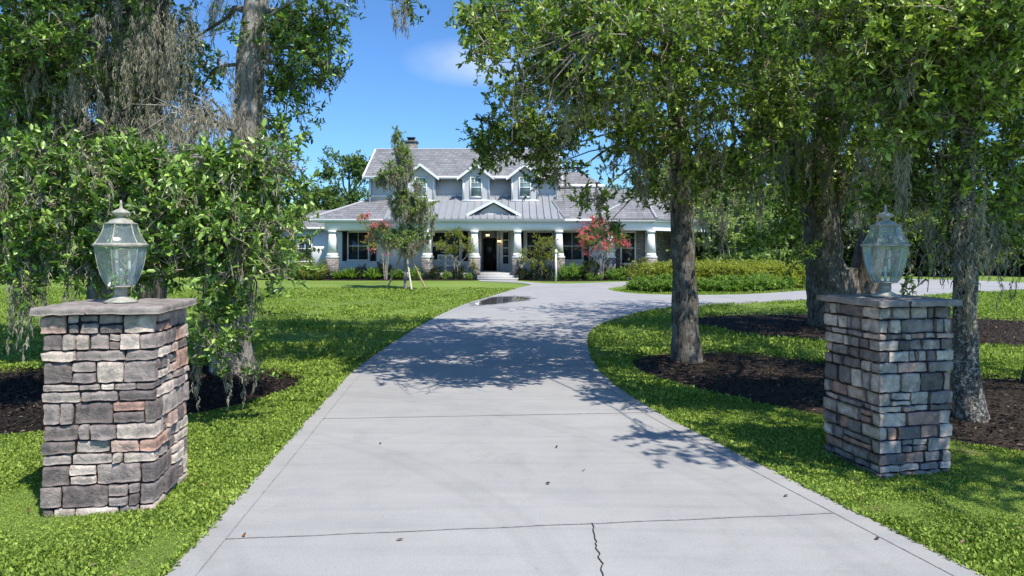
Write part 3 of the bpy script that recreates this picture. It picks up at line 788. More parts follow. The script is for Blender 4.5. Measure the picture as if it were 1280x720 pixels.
def pillar_centre(corner, rz, W, which):
    c, s = math.cos(rz), math.sin(rz)
    # corner is front-right (which=1) or front-left (which=-1)
    lx, ly = (-W/2*which, W/2)
    return (corner[0] + c*lx - s*ly, corner[1] + s*lx + c*ly)
PL = pillar_centre((-2.78,5.30), R(8), 0.80, 1); PR = pillar_centre((3.26,6.05), R(11.5), 0.75, -1)
stone_pillar((PL[0],PL[1],0), R(8), 0.80, 1.60, 3, 'sunlit stone pillar left of the driveway beside the leafy low branches')
stone_pillar((PR[0],PR[1],0), R(11.5), 0.75, 1.585, 21, 'shaded stone pillar right of the driveway with one large rounded top corner stone')
lantern((PL[0]-.0,PL[1],1.601), R(8), 0.93, 'glass post lantern on the left stone pillar against bright leaves')
lantern((PR[0],PR[1],1.586), R(11.5), 0.97, 'glass post lantern on the right stone pillar against dark trees')

exec_house = True
# ================================================================== HOUSE
def wx(px, Y): return (px-640)*Y/F
house = empty('house', (0,44,0)); tag(house, 'white and grey house with dormers, metal porch roof and stone-based columns', 'house')
HP = (0, -44, 0)
def hb(mb, name, mats, parent=None, smooth=False):
    """geometry is in world space; store relative to the house empty"""
    par = house if parent is None else parent
    for v in mb.v: v[:, 1] -= 44.0
    return mb.build(name, mats, par, smooth)
m_ = MB()
m_.box(-12.2, -2.25, 43.85, 47.3, 0, .45); m_.box(0.45, 9.6, 43.85, 47.3, 0, .45); m_.box(-2.25, .45, 44.4, 49, 0, .45)
hb(m_, 'porch_floor', M['floor'])
for i in range(3):
    m_ = MB(); m_.box(-2.22, .42, 43.25+0.36*i, 43.25+0.36*(i+1) if i < 2 else 44.4, 0, .15*(i+1)-.003); hb(m_, 'step', M['floor'])
# walls
m_ = MB()
m_.box(-12.2,-2.35,47.3,47.5,0,3.9); m_.box(-0.85,7.15,47.3,47.5,0,3.9); m_.box(-12.2,-12.0,47.5,56,0,3.9)
m_.box(-2.35,-2.15,47.5,49,0,3.9); m_.box(-1.05,-.85,47.5,49,0,3.9); m_.box(-2.15,-1.05,48.85,49,0,3.9)
m_.box(-12.0,14,56,56.2,0,3.9)
m_.box(-17.5,-12.2,50,50.2,0,3.5); m_.box(-17.5,-17.3,50.2,56,0,3.5)
hb(m_, 'wall', M['siding'])
m_ = MB(); m_.box(7.15,9.9,47.31,47.55,0,3.9)
a, b_ = (9.9,47.31), (15.0,52.4); m_.prism([(a[0],a[1],3.9),(b_[0],b_[1],3.9),(b_[0]-.2,b_[1]+.2,3.9),(a[0]-.0,a[1]+.25,3.9)], 3.9)
hb(m_, 'stone_wall', M['ledge'])
m_ = MB(); m_.box(-9.9,3.1,47.5,47.7,5.0,7.0); m_.box(-9.9,-9.7,47.7,55,3.9,7.0); m_.box(2.9,3.1,47.7,55,3.9,7.0); m_.box(3.1,6.4,51.2,51.4,5.4,6.75); m_.box(6.2,6.4,51.4,55,5,6.75)
# gable triangles
m_.prism([(-9.9,47.5,7.0),(-9.9,55,7.0),(-9.9,51.25,9.3)], 0.01); m_.prism([(3.1,47.5,7.0),(3.1,55,7.0),(3.1,51.25,9.3)], 0.01)
hb(m_, 'upper_wall', M['siding_grey'])
# porch beam
m_ = MB()
m_.box(-12.1,9.1,44.0,44.3,3.18,3.72); m_.box(-12.1,-11.8,44.3,47.3,3.18,3.72)
m_.prism([(9.1,44.0,3.72),(14.2,49.1,3.72),(14.0,49.3,3.72),(8.9,44.2,3.72)], .54)
hb(m_, 'porch_beam', M['white'])
m_ = MB(); m_.box(-12.9,9.2,43.78,43.9,3.74,3.92); m_.prism([(9.2,43.78,3.92),(14.6,49.2,3.92),(14.5,49.3,3.92),(9.1,43.9,3.92)], .18)
m_.box(-13.0,-12.88,43.78,56,3.74,3.92)
m_.box(-12.88,9.0,43.9,47.2,3.74,3.77)
hb(m_, 'gutter', M['white'])
# roofs
m_ = MB(); th = .10
EZ = 3.93
m_.prism([(-13,43.8,EZ),(-8.3,43.8,EZ),(-8.3,47.6,5.45),(-9.7,48.6,5.6)], th)
m_.prism([(-13,43.8,EZ),(-9.7,48.6,5.6),(-9.7,55,5.6),(-13,57,EZ)], th)
m_.prism([(-9.7,48.6,5.6),(-8.3,47.6,5.45),(-8.3,55,5.45),(-9.7,55,5.6)], th)
hb(m_, 'roof', M['shingle']); m_ = MB()
m_.prism([(3.2,43.8,EZ),(9.25,43.8,EZ),(7.0,50.6,6.5),(2.9,51.2,6.6),(2.9,47.5,5.42),(2.75,46.4,4.98)], th)
m_.prism([(7.0,50.6,6.5),(9.25,43.8,EZ),(14.7,49.2,EZ),(12,55,6.5)], th)
m_.prism([(5.2,43.77,EZ+.01),(9.27,43.77,EZ+.01),(9.1,47.9,5.85)], th)
m_.prism([(9.27,43.77,EZ+.01),(14.72,49.2,EZ+.01),(12.6,51.0,5.85),(9.1,47.9,5.85)], th)
m_.prism([(5.2,43.77,EZ+.01),(9.1,47.9,5.85),(6.6,49.6,6.12)], th)
m_.prism([(9.1,47.9,5.85),(12.6,51.0,5.85),(10,54,6.6),(6.6,49.6,6.12)], th)
rf = hb(m_, 'roof', M['shingle']); m_ = MB()
m_.prism([(-18,49.5,3.55),(-12,49.5,3.55),(-12,53,5.0),(-15,53,5.0)], th); m_.prism([(-18,49.5,3.55),(-15,53,5.0),(-15,57,5),(-18,57,3.55)], th)
rf = hb(m_, 'roof', M['shingle'])
m_ = MB()
m_.prism([(-10.25,47.0,6.98),(3.45,47.0,6.98),(3.45,51.25,9.42),(-10.25,51.25,9.42)], .12); m_.prism([(-10.25,51.25,9.42),(3.45,51.25,9.42),(3.45,55.5,6.98),(-10.25,55.5,6.98)], .12)
m_.prism([(3.2,50.8,6.76),(6.8,50.8,6.76),(5.4,53.3,8.0),(3.2,53.3,8.0)], .1); m_.prism([(6.8,50.8,6.76),(6.8,56,6.76),(5.4,54,8.0),(5.4,53.3,8.0)], .1)
hb(m_, 'upper_roof', M['shingle'])
# ridge caps of the right hip
m_ = MB(); m_.tube([(9.27,43.75,EZ+.03),(9.1,47.9,5.89)], [.09,.09], 6); m_.tube([(5.2,43.75,EZ+.03),(9.1,47.9,5.89)], [.08,.08], 6); m_.tube([(9.1,47.9,5.89),(12.6,51.0,5.89)], [.08]*2, 6)
m_.tube([(-13,43.8,EZ+.03),(-9.7,48.6,5.64)], [.08,.08], 6); m_.tube([(-10.2,51.25,9.45),(3.4,51.25,9.45)], [.08,.08], 6)
hb(m_, 'ridge_cap', plain('ridge_cap', (0.40,0.385,0.395), 0.8, .2, .1), smooth=True)
# rakes and fascias
m_ = MB()
for x in (-10.3, 3.46):
    m_.prism([(x,46.95,7.02),(x+.1,46.95,7.02),(x+.1,51.25,9.49),(x,51.25,9.49)], .26); m_.prism([(x,51.25,9.49),(x+.1,51.25,9.49),(x+.1,55.5,7.02),(x,55.5,7.02)], .26)
m_.box(-10.2,3.45,46.86,46.98,6.80,7.0); m_.box(-9.9,3.1,46.98,47.5,6.82,6.85)
m_.box(3.3,6.85,50.68,50.8,6.55,6.78)
m_.box(-18.0,-12.9,49.4,49.5,3.4,3.56)
for x in (-9.95, 3.02): m_.box(x,x+.14,47.44,47.52,5.2,6.82)
m_.box(-9.9,3.1,47.44,47.5,5.60,5.74)
hb(m_, 'trim', M['white'])
# metal porch roof with seams
m_ = MB()
def mz(y): return 3.94 + (y-43.75)*0.462
m_.prism([(-8.25,43.75,mz(43.75)),(3.4,43.75,mz(43.75)),(2.75,46.5,mz(46.5)),(2.9,47.5,mz(47.5)),(-8.25,47.5,mz(47.5))], .09)
x = -8.0
while x < 3.2:
    ye = 47.5 if x < 2.75 else 43.75+(3.4-x)/(3.4-2.75)*2.75
    m_.prism([(x-.03,43.74,mz(43.74)+.10),(x+.03,43.74,mz(43.74)+.10),(x+.03,ye,mz(ye)+.10),(x-.03,ye,mz(ye)+.10)], .10); x += 0.46
m_.tube([(3.4,43.75,mz(43.75)+.03),(2.75,46.5,mz(46.5)+.03)], [.07,.07], 6)
hb(m_, 'metal_roof', M['metal_roof'])
# gable accent over the steps
gx0 = wx(617, 44.2)
m_ = MB()
def gable(mb, cx, y0, y1, zb, hw, rise, th, mat=0):
    for s in (-1, 1):
        mb.prism([(cx+s*hw, y0, zb), (cx, y0, zb+rise), (cx, y1, zb+rise), (cx+s*hw, y1, zb)], th, mat)
gable(m_, gx0, 44.22, 46.6, 4.22, 1.75, 0.93, .07)
ga = hb(m_, 'entry_gable', M['metal_roof'])
m_ = MB(); gable(m_, gx0, 44.12, 44.22, 4.24, 1.80, 0.96, .20)
hb(m_, 'rake_board', M['white'], ga)
m_ = MB(); m_.prism([(gx0-1.1,44.5,4.32),(gx0+1.1,44.5,4.32),(gx0,44.5,4.93)], .0) if False else m_.add([(gx0-1.2,44.45,4.2),(gx0+1.2,44.45,4.2),(gx0,44.45,4.95),(gx0-1.2,44.55,4.2),(gx0+1.2,44.55,4.2),(gx0,44.55,4.95)], [(0,1,2),(3,5,4)])
m_.add([(gx0-1.25,44.4,4.18),(gx0+1.25,44.4,4.18),(gx0+1.25,44.5,4.18),(gx0-1.25,44.5,4.18),(gx0-1.1,44.4,4.3),(gx0+1.1,44.4,4.3),(gx0+1.1,44.5,4.3),(gx0-1.1,44.5,4.3)], [(0,1,5,4),(4,5,6,7)])
hb(m_, 'tympanum', M['siding_grey'], ga)

# columns
def column(x, y, label=None):
    m_ = MB(); z0 = 1.42
    m_.frustum(x, y, z0, z0+.07, .37, .37); m_.frustum(x, y, z0+.07, z0+.30, .335, .27); m_.frustum(x, y, z0+.30, 3.04, .27, .195); m_.frustum(x, y, 3.04, 3.18, .25, .25)
    c = hb(m_, 'column', M['white'])
    m_ = MB(); m_.frustum(x, y, 0, z0, .365, .35); hb(m_, 'stone_base', M['ledge'], c)
for x in (-11.6,-5.46,-2.42,.36,3.04,6.3,8.97): column(x, 44.15)
column(11.9, 47.3)
# windows
def window(x0, x1, y, z0, z1, rows=2, cols=2, glass='window', parent=None, fw=.10):
    m_ = MB(); f = fw
    m_.box(x0-f,x0,y-.07,y,z0-f,z1+f*1.2); m_.box(x1,x1+f,y-.07,y,z0-f,z1+f*1.2); m_.box(x0,x1,y-.07,y,z1,z1+f*1.2); m_.box(x0-f*.3-f,x1+f*1.3,y-.09,y-.071,z0-f,z0); m_.box(x0,x1,y-.07,y,z0-f,z0)
    for i in range(1, cols): xx = x0+(x1-x0)*i/cols; m_.box(xx-.018,xx+.018,y-.05,y-.022,z0,z1)
    for i in range(1, rows): zz = z0+(z1-z0)*i/rows; m_.box(x0,x1,y-.054,y-.021,zz-.028,zz+.028)
    w = hb(m_, 'window', M['white'], parent)
    if parent is None:
        g_ = MB(); g_.box(x0,x1,y-.02,y-.006,z0,z1); hb(g_, 'pane', M[glass], w)
        return w
    return w
def win2(x0, x1, y, z0, z1, parent, glass='window_teal'):
    """window as one sub-part with two materials"""
    m_ = MB(); f = .09
    m_.box(x0-f,x0,y-.06,y,z0-f,z1+f); m_.box(x1,x1+f,y-.06,y,z0-f,z1+f); m_.box(x0,x1,y-.06,y,z1,z1+f); m_.box(x0,x1,y-.06,y,z0-f,z0)
    zm = (z0+z1)/2; m_.box(x0,x1,y-.05,y-.02,zm-.03,zm+.03)
    for i in (1,2): xx = x0+(x1-x0)*i/3; m_.box(xx-.012,xx+.012,y-.045,y-.02,zm,z1)
    m_.box(x0,x1,y-.042,y-.02,zm+(z1-zm)*.5-.012,zm+(z1-zm)*.5+.012)
    m_.box(x0,x1,y-.02,y-.005,z0,z1,1)
    hb(m_, 'window', [M['white'], M[glass]], parent)
def shutter(x0, x1, y, z0, z1):
    m_ = MB(); m_.box(x0,x1,y-.06,y,z0,z1)
    z = z0+.08
    while z < z1-.1: m_.box(x0+.05,x1-.05,y-.075,y-.06,z,z+.03); z += .07
    hb(m_, 'shutter', M['black'])
WY = 47.29
for (a, b, c) in ((436,460,289),(541,574,292),(659,690,292),(703,727,290)):
    window(wx(a,WY), wx(b,WY), WY, 1.25, 3.12, 2, 2)
for (a, b) in ((428,434),(463,470),(529,536),(578,585),(648,654),(694,699),(730,736)):
    shutter(wx(a,WY), wx(b,WY), WY, 1.15, 3.2)
for (a, b) in ((777,793),(808,818)): window(wx(a,WY), wx(b,WY), WY, 1.0, 3.1, 2, 1)
window(-15.6,-14.7,49.98,1.1,2.9,2,2); window(-.62+0,-.25,WY,.95,3.15,4,1,fw=.05)
# door
m_ = MB(); m_.box(-2.05,-1.15,48.77,48.84,.46,2.75); dr = hb(m_, 'front_door', M['door_wood'])
m_ = MB(); m_.box(-2.0,-1.2,48.74,48.765,1.35,2.6); hb(m_, 'pane', M['window'], dr); m_ = MB(); m_.tube([(-1.25,48.70,1.25),(-1.25,48.70,1.6)], [.02,.02], 6); hb(m_, 'handle', M['lantern_metal'], dr)
# sconce and pendant
def lampf(x, y, z, nm):
    m_ = MB(); m_.lathe([(0,z-.22),(.07,z-.2),(.10,z+.08),(.03,z+.16),(0,z+.2)], x, y, 8); a_ = hb(m_, nm, M['black'])
    m_ = MB(); m_.lathe([(0,z-.10),(.115,z-.10),(.12,z+.03),(0,z+.03)], x, y, 8); hb(m_, 'lamp_glass', M['lit'], a_)
lampf(wx(624,WY), 47.12, 2.55, 'wall_sconce'); lampf(-1.65, 46.2, 2.95, 'pendant_lamp')
# dormers
for cpx in (526, 595, 656):
    Yd = 46.5; cx = wx(cpx, Yd); hw = .93
    zb, ze, zp = 5.18, 6.98, 7.62
    m_ = MB()
    m_.add([(cx-hw,Yd,zb),(cx+hw,Yd,zb),(cx+hw,Yd,ze),(cx,Yd,zp),(cx-hw,Yd,ze)], [(0,1,2,3,4)])
    m_.add([(cx-hw,Yd,zb),(cx-hw,Yd,ze),(cx-hw,47.6,ze),(cx-hw,47.6,zb)], [(0,1,2,3)]); m_.add([(cx+hw,Yd,zb),(cx+hw,Yd,ze),(cx+hw,47.6,ze),(cx+hw,47.6,zb)], [(0,1,2,3)])
    d = hb(m_, 'dormer', M['siding_grey'])
    m_ = MB(); gable(m_, cx, Yd-.28, 49.2, ze-.16, hw+.30, zp-ze+.30, .07); hb(m_, 'dormer_roof', M['shingle'], d)
    m_ = MB(); gable(m_, cx, Yd-.38, Yd-.285, ze-.15, hw+.34, zp-ze+.33, .20)
    for s in (-1, 1):
        xa = cx+s*hw; m_.box(min(xa, xa-s*.13), max(xa, xa-s*.13), Yd-.03, Yd-.002, zb+.15, ze+.03)
        m_.box(xa-.01 if s > 0 else xa-.02, xa+.02 if s > 0 else xa+.01, Yd-.03, Yd+.9, zb, zb+.14)
    m_.box(cx-hw,cx+hw,Yd-.034,Yd-.003,zb,zb+.15)
    hb(m_, 'trim', M['white'], d)
    win2(cx-.33, cx+.33, Yd-.003, zb+.38, zb+1.62, d)
# chimney
Yc = 52.5; cxm = wx(514, Yc); m_ = MB(); m_.box(cxm-.45,cxm+.45,Yc-.4,Yc+.4,8.3,10.15); m_.box(cxm-.52,cxm+.52,Yc-.47,Yc+.47,10.151,10.26)
ch = hb(m_, 'chimney', M['ledge']); m_ = MB(); m_.box(cxm-.25,cxm+.25,Yc-.2,Yc+.2,10.262,10.5); m_.box(cxm-.32,cxm+.32,Yc-.28,Yc+.28,10.502,10.54); hb(m_, 'chimney_cap', M['black'], ch)

# rocking chairs on the porch
def rocking_chair(x, y, rz, label):
    r = empty('rocking_chair', (x,y,.452), rz); tag(r, label, 'chair', 'rocking chairs on the porch')
    m_ = MB(); m_.box(-.28,.28,-.25,.25,.40,.45); m_.build('seat', M['white'], r)
    m_ = MB()
    m_.prism([(-.28,.22,1.15),(.28,.22,1.15),(.28,.30,1.15),(-.28,.30,1.15)], .09)
    for i in range(6): xx = -.25+.1*i; m_.prism([(xx-.025,.23,1.07),(xx+.025,.23,1.07),(xx+.025,.26,1.07),(xx-.025,.26,1.07)], .62)
    m_.build('backrest', M['white'], r)
    for s in (-1, 1):
        m_ = MB(); m_.tube([(s*.29,-.42,.09),(s*.29,-.2,.03),(s*.29,.1,.02),(s*.29,.35,.05),(s*.29,.52,.12)], [.022]*5, 6); m_.build('rocker', M['white'], r)
        m_ = MB(); m_.box(s*.29-.04,s*.29+.04,-.3,.26,.64,.67); m_.build('armrest', M['white'], r)
        for yy, ht in ((-.23,.64),(.24,1.12)):
            m_ = MB(); m_.box(s*.29-.022,s*.29+.022,yy-.022,yy+.022,.03,ht); m_.build('leg', M['white'], r)
rocking_chair(wx(562,45.8), 45.8, R(15), 'white rocking chair under the double porch window')
rocking_chair(wx(551,46.4), 46.5, R(-10), 'white rocking chair set back beside the olive porch tree')

# ================================================================== SMALL PLANTS
def bush_proto(name, label, cat, leafm, rad, ncl, leaf, group, per=14, flowers=0, spiky=False, top_flat=False):
    root = empty(name); tag(root, label, cat, group)
    s_ = MB()
    for i in range(7):
        a = random.uniform(0, 6.28); s_.tube([(0,0,-.03),(math.cos(a)*rad[0]*.3,math.sin(a)*rad[1]*.3,rad[2]*.8),(math.cos(a)*rad[0]*.6,math.sin(a)*rad[1]*.6,rad[2]*1.4)], [.02,.014,.006], 5)
    s_.build('stems', M['twig'], root)
    l_ = MB()
    if spiky:
        n = ncl*per; u = rand_unit(n); u[:,2] = np.abs(u[:,2])+.35; u /= np.linalg.norm(u,axis=1,keepdims=True)
        add_leaves(l_, np.zeros((n,3))+rng.normal(size=(n,3))*[.06,.06,.02]+[0,0,.03], u, rng.uniform(.6,1.1,n)*rad[2]*1.6, .10, 0, True)
    else:
        pts, u = blob_points((0,0,rad[2]*.95), rad, ncl, .8)
        pts[:,2] = np.maximum(pts[:,2], .05)
        if top_flat: pts[:,2] = np.minimum(pts[:,2], rad[2]*1.6 + rng.uniform(-.05,.05,len(pts)))
        add_clusters(l_, pts, u, per, leaf, leaf*2.2, 0, True, .5)
    l_.build('foliage', leafm, root)
    return root
used = {}
def place(proto, x, y, s, rz, label, z=0.0, sz=None):
    o = proto if proto.name not in used else copy_tree(proto)
    used[proto.name] = 1
    o.location = (x, y, z); o.rotation_euler = (0,0,rz); o.scale = (s, s, sz or s); o['label'] = label
    return o
pA = bush_proto('shrub', '', 'shrub', M['shrub_leaf'], (.55,.5,.42), 330, .075, 'low shrubs in the front beds')
pB = bush_proto('shrub', '', 'shrub', M['olive_leaf'], (.65,.6,.5), 380, .065, 'low shrubs in the front beds')
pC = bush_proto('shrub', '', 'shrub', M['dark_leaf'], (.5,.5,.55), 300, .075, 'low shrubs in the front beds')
pD = bush_proto('strappy_plant', '', 'plant', M['shrub_leaf'], (.5,.5,.5), 14, .08, 'strappy plants in the front beds', spiky=True)
pH = bush_proto('hedge_shrub', '', 'shrub', M['hedge_leaf'], (.95,.85,.72), 900, .075, 'clipped shrubs filling the turning circle', top_flat=True)
pL = bush_proto('low_shrub', '', 'shrub', M['shrub_leaf'], (.6,.5,.36), 380, .085, 'bright shrubs edging the turning circle')
# along the porch, left half (px, Y, proto, scale, label)
for (px, Y, p, s, lab) in [
    (340,44.2,pC,1.5,'dark shrub at the far left end of the front hedge'), (358,43.8,pB,1.25,'olive clipped shrub second from the left end of the front hedge'), (378,43.6,pB,1.3,'olive clipped shrub in the middle of the front hedge'), (397,43.5,pB,1.15,'olive clipped shrub ending the hedge before the corner column'),
    (424,43.6,pD,.8,'small strappy plant right of the left corner column'), (438,43.6,pD,1.0,'strappy plant in front of the shuttered left window'), (451,43.7,pC,.8,'dark leafy shrub before the left white wall'), (466,43.5,pD,1.05,'pale strappy plant left of the red flowering bush trunk'), (480,43.8,pC,1.0,'dark shrub at the foot of the red flowering bush'),
    (497,43.5,pD,.9,'strappy plant behind the staked sapling'), (519,43.5,pA,.85,'round bright shrub right of the sapling stakes'), (545,43.6,pC,.75,'dark shrub between stone base and rocking chair'), (558,43.5,pA,.6,'little green shrub below the rocking chair'), (574,43.6,pC,.8,'dark shrub under the left olive porch tree'), (586,43.4,pA,.5,'tiny green shrub left of the porch steps'),
    (653,43.4,pC,.7,'dark low shrub right of the porch steps'), (668,43.2,pC,.85,'dark shrub under the right olive porch tree'), (684,43.2,pC,.8,'dark shrub beside the white garden post'),
    (706,43.0,pA,1.0,'bright shrub just right of the white garden post'), (718,43.0,pA,1.1,'bright wide shrub below the shuttered right window'), (737,43.2,pC,1.2,'dark shrub under the pink crape myrtle'), (737,42.7,pA,.5,'small lime shrub in front of the crape myrtle'), (748,42.7,pA,.45,'small lime plant right under the crape myrtle'), (765,43.0,pA,.8,'low bright shrub right of the crape myrtle'), (778,43.0,pA,.85,'low spreading shrub before the dark stone wall'),
    (797,43.0,pB,1.3,'golden green shrub left of the right porch column')]:
    place(p, wx(px,Y), Y, s, random.uniform(0,6), lab, 0.03)
# turning circle hedge
labs = ['at the left tip of the turning circle hedge','left of the slender oak trunk','hidden partly by the slender oak trunk','just right of the slender oak trunk','second right of the slender oak trunk','third right of the slender oak trunk','in the middle of the hedge right of the trunk','right of the hedge middle','behind the hanging dark leaves','at the right end of the hedge row']
for i, px in enumerate([822,842,862,882,901,920,938,955,972,990]):
    Y = 33.5 + .25*abs(i-4); place(pH, wx(px,Y), Y + random.uniform(-.2,.2), 1.0, random.uniform(0,6), 'yellow-green clipped shrub ' + labs[i], 0.04, .98 + random.uniform(-.05,.05))
for i, px in enumerate([846,868,889,910,930,950,968]):
    Y = 35.6; place(pH, wx(px,Y), Y, 1.05, random.uniform(0,6), 'yellow-green clipped shrub in the back row, ' + ['first from the left','behind the slender oak trunk','third from the left','fourth from the left','fifth from the left','sixth from the left','last on the right'][i], 0.04, 1.05)
labs = ['at the left tip of the turning circle','second from the left tip of the turning circle','third from the left, left of the slender trunk','directly right of the slender oak trunk','below the hedge, fifth from the left','below the hedge middle, lime green','right of the hedge middle','eighth along the bed edge','ninth along the bed edge','tenth along the bed edge','last before the bed ends on the right','in front of the slender trunk']
for i, (px, Y) in enumerate([(797,32.2),(812,31.7),(833,31.4),(878,31.3),(898,31.3),(916,31.5),(934,31.9),(951,32.4),(967,33.0),(983,33.9),(997,34.8),(856,31.2)]):
    place(pL, wx(px,Y), Y, random.uniform(.8,1.05), random.uniform(0,6), 'bright green low shrub ' + labs[i], 0.04)

def small_tree(name, label, base, stems, blobs, leafm, leaf, per=14, moss=0, flowers=None, bark='bark_grey', group=None, cat='tree', fine=True):
    b = Vector(base); root = empty(name, b); tag(root, label, cat, group)
    t_ = MB()
    for i in range(stems):
        a = i*6.28/max(1,stems)+.4; k = blobs[i % len(blobs)][0]
        rr = .05 if stems == 1 else .03
        t_.tube([(0.06*math.cos(a)*(stems>1),0.06*math.sin(a)*(stems>1),-.05),(0.2*math.cos(a)*(stems>1),.2*math.sin(a)*(stems>1),(k[2])*.5),(k[0],k[1],k[2])], [rr*1.5,rr,rr*.5], 7)
    for (c, rad, n) in blobs:
        for j in range(5):
            a_ = rand_unit(1)[0]*np.array(rad)*.8; t_.tube(bez((c[0]*.6,c[1]*.6,c[2]-rad[2]*.7), (c[0]+a_[0],c[1]+a_[1],c[2]+a_[2]), .05, 4, .1), [.018,.013,.009,.004], 4)
    t_.build('trunk', M[bark], root, smooth=True)
    l_ = MB(); f_ = MB(); mo = MB()
    for (c, rad, n) in blobs:
        pts, u = blob_points(c, rad, n, .4); add_clusters(l_, pts, u, per, leaf, leaf*3.2, 0, fine, .5)
        if flowers:
            q, u2 = blob_points(c, [r*1.08 for r in rad], max(1, int(n*flowers)), .9); add_clusters(f_, q, u2, 26, .06, .22, 0, False, .9)
        if moss:
            k = int(n*moss)
            if k: add_moss(mo, pts[rng.integers(0, len(pts), k)], rng.uniform(.25,.8,k), rng.uniform(.04,.12,k), rng.integers(26,60,k), .008)
    l_.build('crown', leafm, root)
    if f_.n: f_.build('blossoms', M['red_flower'], root)
    if mo.n: mo.build('hanging_moss', M['moss'], root)
    return root
# staked sapling
Ys = 33.6; sx = wx(503, Ys)
bl = []
for (z, r) in ((2.2,1.3),(3.0,1.75),(3.8,1.75),(4.6,1.5),(5.3,1.15),(6.0,.85),(6.7,.6),(7.3,.3)):
    for j in range(3):
        a = random.uniform(0,6.28); bl.append(((math.cos(a)*r*.6-.33, math.sin(a)*r*.6, z+random.uniform(-.3,.3)), (r*.56,r*.56,.42), int(38*r+9)))
sap = small_tree('oak_sapling', 'tall conical mossy oak sapling held by three wooden stakes on the lawn', (sx+.15,Ys,0), 1, bl, M['sapling_leaf'], .095, 16, .42, cat='tree')
t_ = MB(); t_.tube([(0,0,0),(-.02,0,2.5),(-.2,0,5),(-.33,.0,7.6)], [.085,.06,.035,.01], 9); t_.build('leader', M['bark_grey'], sap, True)
for i, (px, py, m_k, lab) in enumerate([(483,362,'wood','dark brown stake on the left of the sapling'), (515,365,'wood_pale','pale wooden stake nearest the camera, right of the sapling trunk'), (533,362,'wood','leaning brown stake farthest right of the sapling')]):
    x, y = G(px, py); y = min(y, 33.9) if i != 1 else 32.6; x = wx(px, y)
    o = empty('support_stake', (x,y,0)); tag(o, lab, 'stake', 'stakes propping the sapling')
    t_ = MB(); t_.tube([(0,0,-.05),(sx+.15-x-.06*(i-1)*-1, Ys-y-.06, 2.05)], [.045,.045], 8); t_.build('post', M[m_k], o); t_ = MB(); t_.tube([(sx+.15-x, Ys-y-.09, 1.86),(sx+.15-x, Ys-y+.09, 1.88)], [.03,.03], 6); t_.build('strap', M['black'], o)

small_tree('olive_tree', 'loose olive-green small tree left of the porch steps', (wx(571,43.6),43.6,0), 4, [((-.9,0,2.1),(.55,.5,.5),45),((-.2,0,2.9),(.6,.5,.45),55),((.5,.1,2.2),(.7,.5,.6),60),((1.0,0,1.9),(.5,.4,.5),30),((-.2,-.1,1.7),(.6,.5,.4),35),((1.15,0,1.1),(.4,.4,.4),20)], M['olive_leaf'], .09, 12)
small_tree('olive_tree', 'dense round olive-green small tree right of the porch steps', (wx(676,43.2),43.2,0), 4, [((-.6,0,1.5),(.75,.6,.7),90),((.2,0,2.3),(.8,.6,.6),110),((.7,0,1.5),(.6,.6,.7),80),((0,-.1,1.0),(.8,.6,.5),70)], M['olive_leaf'], .09, 12)
small_tree('crape_myrtle', 'coral-red flowering crape myrtle right of the shuttered window', (wx(752,43.3),43.3,0), 5, [((-.9,0,2.9),(.7,.6,.65),75),((.0,0,3.4),(.8,.6,.6),85),((.9,0,2.8),(.7,.6,.6),75),((-.2,0,2.3),(.9,.6,.6),60),((1.3,.1,2.3),(.35,.4,.4),25),((-.9,0,2.0),(.4,.4,.4),22)], M['shrub_leaf'], .075, 12, flowers=1.3)
small_tree('crape_myrtle', 'red-flowered crape myrtle half hidden behind the mossy sapling', (wx(482,43.2),43.2,0), 4, [((-1.5,0,3.9),(.4,.4,.4),30),((-.9,0,2.6),(.6,.5,.6),50),((-.3,0,3.4),(.7,.5,.6),50),((.2,0,2.2),(.7,.5,.5),40)], M['olive_leaf'], .075, 10, flowers=1.0)
# white garden post
gp = empty('garden_post', (wx(695,40.9),40.9,0)); tag(gp, 'slim white garden post on the lawn strip before the porch', 'post')
t_ = MB(); t_.frustum(0,0,0,1.75,.055,.05); t_.build('post_shaft', M['white'], gp); t_ = MB(); t_.lathe([(0,1.75),(.09,1.76),(.10,1.82),(.06,1.93),(0,1.98)], 0, 0, 12); t_.build('post_cap', M['white'], gp, True)

# ================================================================== BACKGROUND TREES
def far_tree(leafm, seed, h=10, w=4.5, moss=False):
    random.seed(seed)
    bl = []
    for i in range(22):
        a = random.uniform(0, 6.28); t = random.uniform(.12, .95); r = w*math.sin(math.pi*min(.97, t*.72+.22))*random.uniform(.3,.9)
        bl.append(((math.cos(a)*r, math.sin(a)*r, h*t), (w*random.uniform(.22,.42),)*2 + (h*random.uniform(.07,.13),), 34))
    root = empty('background_tree'); tag(root, 'tree', 'tree', 'trees standing behind the lawn and house')
    t_ = MB(); t_.tube([(0,0,-.1),(.1,0,h*.3),(0,.1,h*.6),(0,0,h*.9)], [.3,.22,.14,.04], 8, 0, .2)
    for (c, rad, n) in bl: t_.tube(bez((0,0,min(c[2]*.7,h*.6)), c, .05, 4), [.09,.07,.05,.02], 5)
    t_.build('trunk', M['bark_grey'], root, True)
    l_ = MB(); mo = MB()
    for (c, rad, n) in bl:
        pts, u = blob_points(c, rad, n*2, .5); add_clusters(l_, pts, u, 13, .24, .62, 0, False, .6)
        if moss: add_moss(mo, pts[:4], [1.7]*4, [.3]*4, [60]*4, .022)
    l_.build('crown', leafm, root)
    if mo.n: mo.build('hanging_moss', M['moss'], root)
    return root
protos = [far_tree(M['far_leaf'], 1, 11, 4.6), far_tree(M['far_leaf_pale'], 2, 10, 4.2, True), far_tree(M['far_leaf'], 3, 9, 5.0, True), far_tree(M['far_leaf_pale'], 4, 8, 4.8)]
